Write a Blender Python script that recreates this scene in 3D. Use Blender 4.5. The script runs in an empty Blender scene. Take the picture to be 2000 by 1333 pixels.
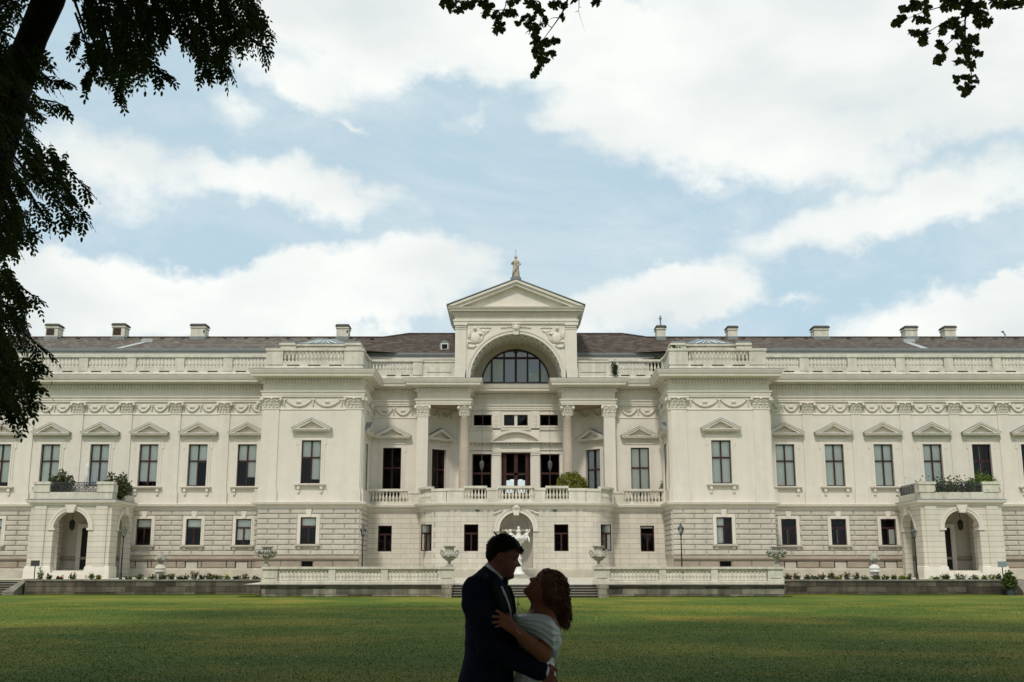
import bpy, math, random
import numpy as np
from math import sin, cos, tan, atan, atan2, asin, pi, radians, sqrt, exp
from mathutils import Vector, Matrix, noise
random.seed(7)
R = random.Random(11)
sc = bpy.context.scene
C = sc.collection

# ---------------------------------------------------------------- camera
TH = radians(11.93); FPX = 2149.0
cam = bpy.data.cameras.new('camera'); camo = bpy.data.objects.new('camera', cam); C.objects.link(camo)
cam.sensor_width = 36; cam.lens = FPX / 2000 * 36
cam.clip_start = 0.1; cam.clip_end = 3000
camo.location = (0, 0, 0); camo.rotation_euler = (pi/2 + TH, 0, 0)
sc.camera = camo
sc.view_settings.view_transform = 'Standard'; sc.view_settings.look = 'None'
sc.view_settings.exposure = 0.10; sc.view_settings.gamma = 1.0
sc.render.film_transparent = False
XC = 0.335
def ZP(py, Y): return Y * tan(TH - atan((py - 666.5) / FPX))
def XP(px, py, Y): return (px - 1000) / FPX * (Y * cos(TH) + ZP(py, Y) * sin(TH))
def PT(px, py, Y): return Vector((XP(px, py, Y), Y, ZP(py, Y)))

# ---------------------------------------------------------------- world
SUN_EL = radians(53); SUN_AZ = radians(194)     # azimuth clockwise from +Y (the facade side); sun stands behind the camera, to the left
w = bpy.data.worlds.new('World'); sc.world = w; w.use_nodes = True
nt = w.node_tree; nt.nodes.clear()
def N(nt, t, **k):
    n = nt.nodes.new(t)
    for a, b in k.items(): setattr(n, a, b)
    return n
def math_(nt, op, a, b=None, clamp=False):
    n = N(nt, 'ShaderNodeMath', operation=op, use_clamp=clamp)
    for i, v in enumerate((a, b)):
        if v is None: continue
        if isinstance(v, (int, float)): n.inputs[i].default_value = v
        else: nt.links.new(v, n.inputs[i])
    return n.outputs[0]
L = nt.links.new
tc = N(nt, 'ShaderNodeTexCoord'); sep = N(nt, 'ShaderNodeSeparateXYZ'); L(tc.outputs['Generated'], sep.inputs[0])
az = math_(nt, 'ARCTAN2', sep.outputs[0], sep.outputs[1]); el = math_(nt, 'ARCSINE', sep.outputs[2])
cb = N(nt, 'ShaderNodeCombineXYZ'); L(az, cb.inputs[0]); L(el, cb.inputs[1])
# warp the coordinates with noise of the direction, so cloud edges are ragged
wn = N(nt, 'ShaderNodeTexNoise'); wn.inputs['Scale'].default_value = 9; wn.inputs['Detail'].default_value = 6; wn.inputs['Roughness'].default_value = .6
L(tc.outputs['Generated'], wn.inputs['Vector'])
ws = N(nt, 'ShaderNodeVectorMath', operation='SUBTRACT'); L(wn.outputs['Color'], ws.inputs[0]); ws.inputs[1].default_value = (.5, .5, .5)
wm = N(nt, 'ShaderNodeVectorMath', operation='SCALE'); L(ws.outputs[0], wm.inputs[0]); wm.inputs['Scale'].default_value = .11
wa = N(nt, 'ShaderNodeVectorMath', operation='ADD'); L(cb.outputs[0], wa.inputs[0]); L(wm.outputs[0], wa.inputs[1])
def azel(px, py):
    v = Vector(((px-1000)/FPX, 1, 0)); dy = -(py-666.5)/FPX
    d = Vector(((px-1000)/FPX, cos(TH) - dy*sin(TH), sin(TH) + dy*cos(TH))).normalized()
    return atan2(d.x, d.y), asin(d.z)
# cumulus banks by direction: centre, half width, half height, rotation, density
BL = [(640,-40,520,200,4,1.6),(1000,60,380,125,6,1.3),(1500,90,600,210,-4,1.7),(1500,290,340,95,12,1.0),(1760,410,360,55,-6,1.2),(1090,235,120,40,-18,.55),
      (590,375,230,66,12,1.25),(440,205,110,60,25,.6),(230,300,260,105,8,1.15),(700,250,50,20,10,.7),(920,235,90,30,-12,.5),(600,170,150,50,20,.8),
      (740,550,300,85,-6,1.6),(250,600,380,95,-4,1.6),(60,540,180,60,5,1.1),(560,600,340,85,0,1.4),(1180,592,280,80,0,1.2),(1370,552,130,62,6,1.5),(1880,625,300,80,-12,1.6),
      (1560,578,90,14,0,.45),(1980,560,120,45,-20,.9),(1960,80,280,200,0,1.3),(1880,230,220,70,-10,.6)]
tot = None
for (px, py, rx, ry, rot, amp) in BL:
    a, e = azel(px, py); s = radians(1) * 1 / (FPX * radians(1))
    m = N(nt, 'ShaderNodeMapping', vector_type='TEXTURE'); L(wa.outputs[0], m.inputs[0])
    m.inputs['Location'].default_value = (a, e, 0); m.inputs['Rotation'].default_value = (0, 0, radians(-rot))
    m.inputs['Scale'].default_value = (rx/FPX*1.15, ry/FPX*1.15, 1)
    g = N(nt, 'ShaderNodeTexGradient', gradient_type='SPHERICAL'); L(m.outputs[0], g.inputs[0])
    v = math_(nt, 'MULTIPLY', g.outputs['Fac'], amp*1.25)
    tot = v if tot is None else math_(nt, 'ADD', tot, v)
fn = N(nt, 'ShaderNodeTexNoise'); fn.inputs['Scale'].default_value = 8; fn.inputs['Detail'].default_value = 10; fn.inputs['Roughness'].default_value = .62
st = N(nt, 'ShaderNodeMapping'); st.inputs['Scale'].default_value = (1, 1, 1.9); L(tc.outputs['Generated'], st.inputs[0]); L(st.outputs[0], fn.inputs['Vector'])
# away from the photographed part the cloud cover is plain noise
fa = math_(nt, 'MULTIPLY', math_(nt, 'SUBTRACT', math_(nt, 'ABSOLUTE', az), .62), 4, True)
fe = math_(nt, 'MULTIPLY', math_(nt, 'SUBTRACT', el, .52), 5, True)
away = math_(nt, 'MULTIPLY', math_(nt, 'MAXIMUM', fa, fe), .62)
dens = math_(nt, 'ADD', math_(nt, 'ADD', math_(nt, 'MINIMUM', tot, 1.3), away), math_(nt, 'MULTIPLY', math_(nt, 'SUBTRACT', fn.outputs['Fac'], .5), 2.1))
cr = N(nt, 'ShaderNodeMapRange', interpolation_type='SMOOTHSTEP'); L(dens, cr.inputs[0])
cr.inputs['From Min'].default_value = .07; cr.inputs['From Max'].default_value = 1.08
sh = N(nt, 'ShaderNodeTexNoise'); sh.inputs['Scale'].default_value = 5.5; sh.inputs['Detail'].default_value = 7; L(st.outputs[0], sh.inputs['Vector'])
shr = N(nt, 'ShaderNodeValToRGB'); L(sh.outputs['Fac'], shr.inputs[0])
shr.color_ramp.elements[0].position = .30; shr.color_ramp.elements[0].color = (.73, .78, .785, 1)
shr.color_ramp.elements[1].position = .60; shr.color_ramp.elements[1].color = (.93, .955, .93, 1)
sky = N(nt, 'ShaderNodeTexSky', sky_type='NISHITA'); sky.sun_disc = False; sky.sun_elevation = SUN_EL; sky.sun_rotation = SUN_AZ
sky.altitude = 200; sky.air_density = 1.0; sky.dust_density = 2.0; sky.ozone_density = 1.2
b1 = N(nt, 'ShaderNodeBackground'); b1.inputs['Strength'].default_value = .09; 
tint = N(nt, 'ShaderNodeMix', data_type='RGBA', blend_type='MIX'); tint.inputs[0].default_value = .8; tint.inputs[7].default_value = (6.0, 7.9, 8.9, 1)
L(sky.outputs[0], tint.inputs[6]); L(tint.outputs[2], b1.inputs['Color'])
b2 = N(nt, 'ShaderNodeBackground'); L(shr.outputs[0], b2.inputs['Color']); b2.inputs['Strength'].default_value = .97
vn = N(nt, 'ShaderNodeTexNoise'); vn.inputs['Scale'].default_value = 3.4; vn.inputs['Detail'].default_value = 9; vn.inputs['Roughness'].default_value = .68; vn.inputs['Distortion'].default_value = .6; L(st.outputs[0], vn.inputs['Vector'])
vr = N(nt, 'ShaderNodeMapRange', interpolation_type='SMOOTHSTEP'); L(vn.outputs['Fac'], vr.inputs[0]); vr.inputs['From Min'].default_value = .40; vr.inputs['From Max'].default_value = .78; vr.inputs['To Max'].default_value = .5
mx = N(nt, 'ShaderNodeMixShader'); L(math_(nt, 'MAXIMUM', cr.outputs[0], vr.outputs[0]), mx.inputs[0]); L(b1.outputs[0], mx.inputs[1]); L(b2.outputs[0], mx.inputs[2])
wo = N(nt, 'ShaderNodeOutputWorld'); L(mx.outputs[0], wo.inputs[0])
# ---------------------------------------------------------------- sun
sl = bpy.data.lights.new('sun', 'SUN'); sl.energy = 2.2; sl.angle = radians(7); sl.color = (1, .94, .85)
so = bpy.data.objects.new('sun', sl); C.objects.link(so); so.location = (-30, -30, 60)
sd = Vector((sin(SUN_AZ)*cos(SUN_EL), cos(SUN_AZ)*cos(SUN_EL), sin(SUN_EL)))
so.rotation_euler = sd.to_track_quat('Z', 'Y').to_euler()

# ---------------------------------------------------------------- materials
MATS = {}
def mat(name, col, rough=.8, var=.0, vscale=3, bump=0, bscale=40, metal=0, streak=0, spec=.3, dirt=None, extra=None):
    if name in MATS: return MATS[name]
    m = bpy.data.materials.new(name); m.use_nodes = True; nt = m.node_tree
    p = nt.nodes['Principled BSDF']; L = nt.links.new
    p.inputs['Roughness'].default_value = rough; p.inputs['Metallic'].default_value = metal
    p.inputs['Specular IOR Level'].default_value = spec
    p.inputs['Base Color'].default_value = (*col, 1)
    tc = N(nt, 'ShaderNodeTexCoord')
    geo = N(nt, 'ShaderNodeNewGeometry')
    cur = None
    if var:
        n = N(nt, 'ShaderNodeTexNoise'); n.inputs['Scale'].default_value = vscale; n.inputs['Detail'].default_value = 8; n.inputs['Roughness'].default_value = .65
        L(geo.outputs['Position'], n.inputs['Vector'])
        r = N(nt, 'ShaderNodeMapRange'); L(n.outputs['Fac'], r.inputs[0]); r.inputs['From Min'].default_value = .3; r.inputs['From Max'].default_value = .7
        r.inputs['To Min'].default_value = 1-var; r.inputs['To Max'].default_value = 1+var
        v = r.outputs[0]
        if streak:
            mp = N(nt, 'ShaderNodeMapping'); mp.inputs['Scale'].default_value = (2.2, 2.2, .14); L(geo.outputs['Position'], mp.inputs[0])
            n2 = N(nt, 'ShaderNodeTexNoise'); n2.inputs['Scale'].default_value = 1; n2.inputs['Detail'].default_value = 6; L(mp.outputs[0], n2.inputs['Vector'])
            r2 = N(nt, 'ShaderNodeMapRange'); L(n2.outputs['Fac'], r2.inputs[0]); r2.inputs['From Min'].default_value = .35; r2.inputs['From Max'].default_value = .6
            r2.inputs['To Min'].default_value = 1-streak; r2.inputs['To Max'].default_value = 1
            v = math_(nt, 'MULTIPLY', v, r2.outputs[0])
        mm = N(nt, 'ShaderNodeVectorMath', operation='SCALE'); mm.inputs[0].default_value = col; L(v, mm.inputs['Scale'])
        cur = mm.outputs[0]
    if extra: cur = extra(nt, cur, geo, tc)
    if cur is not None: L(cur, p.inputs['Base Color'])
    if bump:
        n = N(nt, 'ShaderNodeTexNoise'); n.inputs['Scale'].default_value = bscale; n.inputs['Detail'].default_value = 5
        L(geo.outputs['Position'], n.inputs['Vector'])
        b = N(nt, 'ShaderNodeBump'); b.inputs['Strength'].default_value = bump; b.inputs['Distance'].default_value = .02; L(n.outputs['Fac'], b.inputs['Height']); L(b.outputs[0], p.inputs['Normal'])
    MATS[name] = m; return m
def mixc(nt, fac, a, b, mode='MIX'):
    n = N(nt, 'ShaderNodeMix', data_type='RGBA', blend_type=mode)
    for i, v in ((0, fac), (6, a), (7, b)):
        if isinstance(v, (int, float)): n.inputs[i].default_value = v
        elif isinstance(v, tuple): n.inputs[i].default_value = (*v, 1) if len(v) == 3 else v
        else: nt.links.new(v, n.inputs[i])
    return n.outputs[2]
def brickfac(nt, geo, bw, bh, mort, off=0):
    s = N(nt, 'ShaderNodeSeparateXYZ'); nt.links.new(geo.outputs['Position'], s.inputs[0])
    u = math_(nt, 'ADD', s.outputs[0], s.outputs[1]); c = N(nt, 'ShaderNodeCombineXYZ')
    nt.links.new(u, c.inputs[0]); nt.links.new(math_(nt, 'ADD', s.outputs[2], off), c.inputs[1])
    b = N(nt, 'ShaderNodeTexBrick'); nt.links.new(c.outputs[0], b.inputs['Vector'])
    b.inputs['Scale'].default_value = 1; b.inputs['Brick Width'].default_value = bw; b.inputs['Row Height'].default_value = bh
    b.inputs['Mortar Size'].default_value = mort; b.inputs['Mortar Smooth'].default_value = .1; b.inputs['Bias'].default_value = 0
    b.inputs['Color1'].default_value = (.94, .94, .94, 1); b.inputs['Color2'].default_value = (1.05, 1.04, 1.02, 1); b.inputs['Mortar'].default_value = (.50, .47, .43, 1)
    return b
def ex_brick(bw, bh, mort, off=0, c1=None, c2=None):
    def f(nt, cur, geo, tc):
        b = brickfac(nt, geo, bw, bh, mort, off)
        if c1: b.inputs['Color1'].default_value = c1; b.inputs['Color2'].default_value = c2
        return mixc(nt, 1.0, cur, b.outputs['Color'], 'MULTIPLY')
    return f
PLASTER = mat('cream_plaster', (.68, .632, .55), .9, .05, .8, .15, 30, streak=.04)
TRIM = mat('cream_trim', (.675, .63, .55), .85, .05, 1.2, .15, 40, streak=.06)
SHADE_TRIM = TRIM
STONE = mat('beige_stone', (.50, .462, .395), .9, .10, 1.3, .35, 26, streak=.10)
BASE = mat('basement_stone', (.31, .26, .205), .95, .14, 1.2, .6, 18)
ASHLAR = mat('ashlar', (.60, .56, .48), .9, .06, 1.1, .15, 30, streak=.08, extra=ex_brick(1.55, .405, .014, .05))
ASHLAR2 = mat('porch_ashlar', (.62, .58, .495), .9, .06, 1.1, .15, 30, streak=.08, extra=ex_brick(40, .405, .016, .05))
BALU = mat('white_stone', (.63, .595, .50), .9, .12, 2.5, .2, 30, streak=.18)
WEATH = mat('weathered_stone', (.40, .385, .32), .95, .22, 3, .3, 30, streak=.22)
LEAD = mat('lead_flashing', (.20, .22, .22), .6, .15, 2, 0)
WOOD = mat('red_brown_wood', (.042, .014, .011), .5, .1, 5)
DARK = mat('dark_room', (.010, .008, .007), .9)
BLIND = mat('roller_blind', (.93, .94, .88), .9, .06, .7)
CURT = mat('net_curtain', (.60, .66, .66), .9, .25, 6)
MARB = mat('column_marble', (.50, .425, .345), .6, .12, 5, streak=.08)
IRON = mat('black_iron', (.018, .02, .02), .5, .1, 5)
GREYIRON = mat('grey_iron', (.10, .105, .11), .6, .2, 5)
MARBLEW = mat('white_marble', (.68, .67, .62), .8, .15, 5)
def ex_tile(nt, cur, geo, tc):
    s = N(nt, 'ShaderNodeSeparateXYZ'); nt.links.new(geo.outputs['Position'], s.inputs[0]); c = N(nt, 'ShaderNodeCombineXYZ')
    nt.links.new(s.outputs[0], c.inputs[0]); nt.links.new(s.outputs[2], c.inputs[1])
    b = N(nt, 'ShaderNodeTexBrick'); nt.links.new(c.outputs[0], b.inputs['Vector']); b.inputs['Scale'].default_value = 1
    b.inputs['Brick Width'].default_value = .5; b.inputs['Row Height'].default_value = .19; b.inputs['Mortar Size'].default_value = .02
    b.inputs['Color1'].default_value = (.66, .62, .6, 1); b.inputs['Color2'].default_value = (1.35, 1.32, 1.3, 1); b.inputs['Mortar'].default_value = (.45, .42, .4, 1)
    return mixc(nt, 1.0, cur, b.outputs['Color'], 'MULTIPLY')
TILE = mat('brown_roof_tiles', (.080, .063, .050), .9, .2, 1.4, .5, 12, extra=ex_tile)
def ex_old(nt, cur, geo, tc):
    c = ex_tile(nt, cur, geo, tc); return c
TILE2 = mat('weathered_roof_tiles', (.135, .120, .100), .95, .15, 2.2, .5, 12, extra=ex_old)
def glassmat():
    m = bpy.data.materials.new('window_glass'); m.use_nodes = True; nt = m.node_tree; nt.nodes.clear(); L = nt.links.new
    t = N(nt, 'ShaderNodeBsdfTransparent'); t.inputs[0].default_value = (.97, .98, .98, 1)
    g = N(nt, 'ShaderNodeBsdfGlossy'); g.inputs['Roughness'].default_value = .03; g.inputs['Color'].default_value = (.9, .95, 1, 1)
    n = N(nt, 'ShaderNodeTexNoise'); n.inputs['Scale'].default_value = 1.5; b = N(nt, 'ShaderNodeBump'); b.inputs['Strength'].default_value = .1; L(n.outputs['Fac'], b.inputs['Height']); L(b.outputs[0], g.inputs['Normal'])
    f = N(nt, 'ShaderNodeFresnel'); f.inputs[0].default_value = 1.36
    a = math_(nt, 'ADD', f.outputs[0], .0)
    x = N(nt, 'ShaderNodeMixShader'); L(a, x.inputs[0]); L(t.outputs[0], x.inputs[1]); L(g.outputs[0], x.inputs[2])
    o = N(nt, 'ShaderNodeOutputMaterial'); L(x.outputs[0], o.inputs[0]); return m
GLASS = glassmat()

# ---------------------------------------------------------------- mesh helpers
class MB:
    def __init__(s): s.v = []; s.f = []
    def add(s, vs, fs, M=None):
        b = len(s.v)
        if M is not None: vs = [M @ Vector(p) for p in vs]
        s.v.extend([tuple(p) for p in vs]); s.f.extend([tuple(i+b for i in f) for f in fs]); return s
    def box(s, x0, x1, y0, y1, z0, z1, M=None):
        if x0 > x1: x0, x1 = x1, x0
        if y0 > y1: y0, y1 = y1, y0
        return s.add([(x0,y0,z0),(x1,y0,z0),(x1,y1,z0),(x0,y1,z0),(x0,y0,z1),(x1,y0,z1),(x1,y1,z1),(x0,y1,z1)],
              [(0,3,2,1),(4,5,6,7),(0,1,5,4),(1,2,6,5),(2,3,7,6),(3,0,4,7)], M)
    def cbox(s, x0, x1, y0, y1, z0, z1, c, M=None):      # block with a chamfered front (towards -y)
        return s.add([(x0,y1,z0),(x1,y1,z0),(x1,y1,z1),(x0,y1,z1),(x0,y0+c,z0),(x1,y0+c,z0),(x1,y0+c,z1),(x0,y0+c,z1),(x0+c,y0,z0+c),(x1-c,y0,z0+c),(x1-c,y0,z1-c),(x0+c,y0,z1-c)],
              [(0,1,5,4),(1,2,6,5),(2,3,7,6),(3,0,4,7),(4,5,9,8),(5,6,10,9),(6,7,11,10),(7,4,8,11),(8,9,10,11)], M)
    def prism(s, pts, y0, y1, M=None):                    # polygon in xz, extruded in y
        n = len(pts); vs = [(x, y0, z) for x, z in pts] + [(x, y1, z) for x, z in pts]
        fs = [tuple(range(n)), tuple(range(2*n-1, n-1, -1))] + [(i, (i+1) % n, (i+1) % n + n, i+n) for i in range(n)]
        return s.add(vs, fs, M)
    def lathe(s, prof, n=10, M=None, c=(0,0)):
        vs = [(c[0]+r*cos(2*pi*k/n), c[1]+r*sin(2*pi*k/n), z) for r, z in prof for k in range(n)]
        fs = [(i*n+k, i*n+(k+1) % n, (i+1)*n+(k+1) % n, (i+1)*n+k) for i in range(len(prof)-1) for k in range(n)]
        fs += [tuple(range(n-1, -1, -1)), tuple((len(prof)-1)*n+k for k in range(n))]
        return s.add(vs, fs, M)
    def tube(s, pts, rad, n=6, cap=True):
        pts = [Vector(p) for p in pts]; rs = rad if isinstance(rad, (list, tuple)) else [rad]*len(pts); vs = []
        up0 = Vector((0, 0, 1)); prev = None
        for i, p in enumerate(pts):
            d = (pts[min(i+1, len(pts)-1)] - pts[max(i-1, 0)])
            if d.length < 1e-9: d = Vector((0,0,1))
            d.normalize()
            if prev is None:
                a = d.cross(up0 if abs(d.z) < .95 else Vector((1,0,0))).normalized()
            else:
                a = (prev - d*prev.dot(d)); a = a.normalized() if a.length > 1e-6 else d.orthogonal().normalized()
            prev = a; b = d.cross(a)
            vs += [p + rs[i]*(a*cos(2*pi*k/n) + b*sin(2*pi*k/n)) for k in range(n)]
        fs = [(i*n+k, i*n+(k+1) % n, (i+1)*n+(k+1) % n, (i+1)*n+k) for i in range(len(pts)-1) for k in range(n)]
        if cap: fs += [tuple(range(n-1, -1, -1)), tuple((len(pts)-1)*n+k for k in range(n))]
        return s.add(vs, fs)
    def ball(s, c, r, n=8, m=5, M=None):
        rx, ry, rz = r if isinstance(r, (list, tuple)) else (r, r, r)
        vs = [(c[0], c[1], c[2]-rz)]
        for i in range(1, m):
            t = pi*i/m
            vs += [(c[0]+rx*sin(t)*cos(2*pi*k/n), c[1]+ry*sin(t)*sin(2*pi*k/n), c[2]-rz*cos(t)) for k in range(n)]
        vs.append((c[0], c[1], c[2]+rz)); T = len(vs)-1
        fs = [(0, 1+(k+1) % n, 1+k) for k in range(n)]
        fs += [(1+i*n+k, 1+i*n+(k+1) % n, 1+(i+1)*n+(k+1) % n, 1+(i+1)*n+k) for i in range(m-2) for k in range(n)]
        fs += [(1+(m-2)*n+k, 1+(m-2)*n+(k+1) % n, T) for k in range(n)]
        return s.add(vs, fs, M)
    def merge(s, o, M=None): return s.add(o.v, o.f, M)
    def sweep(s, prof, path, closed_ends=True):
        # prof: (outward offset, z) ; path: plan points walked left to right, outward = right-hand side
        P = [Vector(p) for p in path]; n = len(P); dirs = []
        for i in range(n-1): dirs.append((P[i+1]-P[i]).normalized())
        nm = [Vector((d.y, -d.x)) for d in dirs]; offs = []
        for i in range(n):
            if i == 0: offs.append(nm[0])
            elif i == n-1: offs.append(nm[-1])
            else:
                a, b = nm[i-1], nm[i]; k = 1 + a.dot(b); offs.append((a+b)/k if k > .05 else a)
        m = len(prof); vs = []
        for i in range(n):
            for (o, z) in prof: q = P[i] + offs[i]*o; vs.append((q.x, q.y, z))
        fs = [(i*m+j, (i+1)*m+j, (i+1)*m+j+1, i*m+j+1) for i in range(n-1) for j in range(m-1)]
        return s.add(vs, fs)
    def mesh(s, name, m, smooth=False):
        me = bpy.data.meshes.new(name); me.from_pydata(s.v, [], s.f)
        if m: me.materials.append(m)
        if smooth: me.polygons.foreach_set('use_smooth', [True]*len(me.polygons))
        me.update(); return me
    def build(s, name, m, parent=None, loc=(0,0,0), smooth=False, **k):
        o = bpy.data.objects.new(name, s.mesh(name, m, smooth)); C.objects.link(o); o.location = loc
        if parent: o.parent = parent
        tag(o, **k); return o
def tag(o, label=None, cat=None, group=None, kind=None):
    if label: o['label'] = label
    if cat: o['category'] = cat
    if group: o['group'] = group
    if kind: o['kind'] = kind
    return o
def empty(name, loc, label, cat, group=None, rz=0):
    o = bpy.data.objects.new(name, None); C.objects.link(o); o.location = loc; o.rotation_euler = (0, 0, rz); o.empty_display_size = .3
    return tag(o, label, cat, group)
def inst(name, me, parent=None, loc=(0,0,0), rz=0, scale=None):
    o = bpy.data.objects.new(name, me); C.objects.link(o); o.location = loc; o.rotation_euler = (0, 0, rz)
    if scale: o.scale = scale
    if parent: o.parent = parent
    return o
KIDS = {}
def copy_tree(o, parent=None):
    c = o.copy(); C.objects.link(c); c.parent = parent
    for ch in [x for x in o.children]: copy_tree(ch, c)
    return c
def TR(x, y, z, rz=0): return Matrix.Translation((x, y, z)) @ Matrix.Rotation(rz, 4, 'Z')
# ================================================================ PALACE
BY, BZ = 90.0, -.3
palace = empty('palace', (XC, BY, BZ), 'long cream palace with pilasters, rooftop balustrade and arched central gable', 'palace')
OFF = (0, -BY, -BZ)
def pp(mb, name, m, parent=None, smooth=False, label=None):        # a palace part whose vertices are in facade coordinates
    o = mb.build(name, m, parent or palace, OFF if (parent is None) else (0,0,0), smooth)
    if label: o['label'] = label
    return o
def mir(path): return list(path) + [(-x, y) for x, y in reversed(path)]
def dedup(p):
    o = [p[0]]
    for q in p[1:]:
        if abs(q[0]-o[-1][0]) + abs(q[1]-o[-1][1]) > 1e-6: o.append(q)
    return o
XW = 54.0
UP = [(-XW, 90), (-20.25, 90), (-20.25, 87.2), (-12.27, 87.2), (-12.27, 92.1), (-8.28, 92.1), (-8.28, 91.4), (-3.87, 91.4), (-3.87, 94.6)]
UPP = mir(UP)
NB = 9; bow = []
for k in range(NB+1):
    t = k/NB*pi/2; bow.append((-5.5-2.4*cos(t), 91.2-3.2*sin(t)))
LOW = [(-XW, 90), (-20.3, 90), (-20.3, 87.2), (-12.22, 87.2), (-12.22, 91.2)] + bow
LOWP = dedup(mir(LOW))
# ---- walls with openings
def seg(mb, p0, p1, z0, z1, holes=(), depth=.32, back=True):
    p0, p1 = Vector(p0), Vector(p1); d = (p1-p0); Ln = d.length; d.normalize(); nrm = Vector((d.y, -d.x))
    us = sorted(set([0, Ln] + [h[0] for h in holes] + [h[1] for h in holes])); zs = sorted(set([z0, z1] + [h[2] for h in holes] + [h[3] for h in holes]))
    def P(u, z, o=0): q = p0 + d*u - nrm*o; return (q.x, q.y, z)
    for i in range(len(us)-1):
        for j in range(len(zs)-1):
            cu, cz = (us[i]+us[i+1])/2, (zs[j]+zs[j+1])/2
            if any(h[0] < cu < h[1] and h[2] < cz < h[3] for h in holes): continue
            mb.add([P(us[i], zs[j]), P(us[i+1], zs[j]), P(us[i+1], zs[j+1]), P(us[i], zs[j+1])], [(0,1,2,3)])
    for (a, b, c, e) in holes:
        mb.add([P(a,c), P(b,c), P(b,e), P(a,e), P(a,c,depth), P(b,c,depth), P(b,e,depth), P(a,e,depth)], [(0,4,5,1),(1,5,6,2),(2,6,7,3),(3,7,4,0)])
WINX = [22.0 + 4.02*k for k in range(8)]
ww, wz0, wz1 = .77, 6.95, 10.36                    # main floor window half width and height
lw, lz0, lz1 = .61, 2.24, 4.31                     # ground floor
bw_, bz0, bz1 = .45, .43, .93                      # basement
room = MB()
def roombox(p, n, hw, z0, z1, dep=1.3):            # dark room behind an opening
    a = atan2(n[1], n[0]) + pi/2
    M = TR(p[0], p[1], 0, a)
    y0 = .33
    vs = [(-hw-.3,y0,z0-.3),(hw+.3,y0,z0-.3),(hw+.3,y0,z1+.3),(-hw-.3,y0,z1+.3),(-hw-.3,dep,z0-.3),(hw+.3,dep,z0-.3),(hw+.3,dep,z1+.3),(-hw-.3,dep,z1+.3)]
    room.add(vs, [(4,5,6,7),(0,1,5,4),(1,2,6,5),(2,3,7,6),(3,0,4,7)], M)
MID = MB()
ZB = -.55
for s in (-1, 1):
    upper, lower_st, lower_as, base_st = MB(), MB(), MB(), MB()
    def sg(mb, a, b, z0, z1, holes=(), depth=.32):
        if s < 0: seg(mb, a, b, z0, z1, holes, depth)
        else:
            Ln = (Vector(b)-Vector(a)).length
            seg(mb, (-b[0], b[1]), (-a[0], a[1]), z0, z1, [(Ln-h[1], Ln-h[0], h[2], h[3]) for h in holes], depth)
    H = [(XW-x-ww, XW-x+ww, wz0, wz1) for x in WINX]
    sg(upper, UP[0], UP[1], 5.3, 16.0, H)
    sg(upper, UP[1], UP[2], 5.3, 16.0)
    sg(upper, UP[2], UP[3], 5.3, 16.0, [(4.0-ww, 4.0+ww, wz0, wz1)])
    sg(upper, UP[3], UP[4], 5.3, 16.0, [(2.5-ww, 2.5+ww, wz0-.3, wz1)])
    sg(upper, UP[4], (-8.28, 92.1), 5.3, 16.0, [(1.9-ww, 1.9+ww, 6.1, wz1-.05)])
    sg(upper, (-8.28, 92.1), (-8.0, 92.6), 5.3, 13.85)
    dl = (Vector((-5.2, 95.1))-Vector((-8.0, 92.6))).length
    sg(upper, (-8.0, 92.6), (-5.2, 95.1), 5.3, 13.85, [(dl/2-ww, dl/2+ww, 6.1, wz1)])
    sg(upper, (-5.2, 95.1), (-4.05, 95.1), 5.3, 13.85); sg(upper, (-4.05, 95.1), (-4.05, 94.6), 5.3, 13.85)
    HL = [(XW-x-lw, XW-x+lw, lz0, lz1) for x in WINX if not 31 < x < 37.5]
    # the doorway inside the porch
    HL += [(XW-34.9, XW-33.9, .25, 3.5)]
    sg(lower_st, LOW[0], LOW[1], 1.0, 5.3, HL); sg(lower_st, LOW[1], LOW[2], 1.0, 5.3)
    sg(lower_st, LOW[2], LOW[3], 1.0, 5.3, [(4.04-lw, 4.04+lw, lz0, lz1)])
    HB = [(XW-x-bw_, XW-x+bw_, bz0, bz1) for x in WINX if not 31 < x < 37.5] + [(XW-34.9, XW-33.9, .25, 1.0)]
    sg(base_st, LOW[0], LOW[1], ZB, 1.0, HB, .2); sg(base_st, LOW[1], LOW[2], ZB, 1.0)
    sg(base_st, LOW[2], LOW[3], ZB, 1.0, [(4.04-bw_, 4.04+bw_, bz0, bz1)], .2)
    sg(lower_as, LOW[3], LOW[4], ZB, 5.3)
    sg(lower_as, LOW[4], bow[0], ZB, 5.3, [(LOW[4][0]*-1-11.29, LOW[4][0]*-1-10.16, 1.75, 3.83)])
    for k in range(NB):
        a, b = bow[k], bow[k+1]
        hl = (Vector(b)-Vector(a)).length; 
        if k in (5,): continue
        if k in (4,):
            a, b = bow[4], bow[6]; hl = (Vector(b)-Vector(a)).length
            sg(lower_as, a, b, ZB, 5.3, [(hl/2-.5, hl/2+.5, 1.75, 3.82)], .3)
        else: sg(lower_as, a, b, ZB, 5.3)
    sg(lower_as, bow[-1], (-1.75, 88), ZB, 5.3, [(5.5-4.12, 5.5-2.99, 1.71, 3.80)])
    # rooms
    for x in WINX:
        roombox((s*x, 90), (0,-1), ww, wz0, wz1); 
        if not 31 < x < 37.5: roombox((s*x, 90), (0,-1), lw, lz0, lz1); roombox((s*x, 90), (0,-1), bw_, bz0, bz1, .8)
    roombox((s*34.4, 90), (0,-1), .5, .25, 3.5)
    roombox((s*16.25, 87.2), (0,-1), ww, wz0, wz1); roombox((s*16.26, 87.2), (0,-1), lw, lz0, lz1); roombox((s*16.26, 87.2), (0,-1), bw_, bz0, bz1, .8)
    roombox((s*12.27, 89.7), (-s, 0), ww, wz0-.3, wz1)
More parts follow.
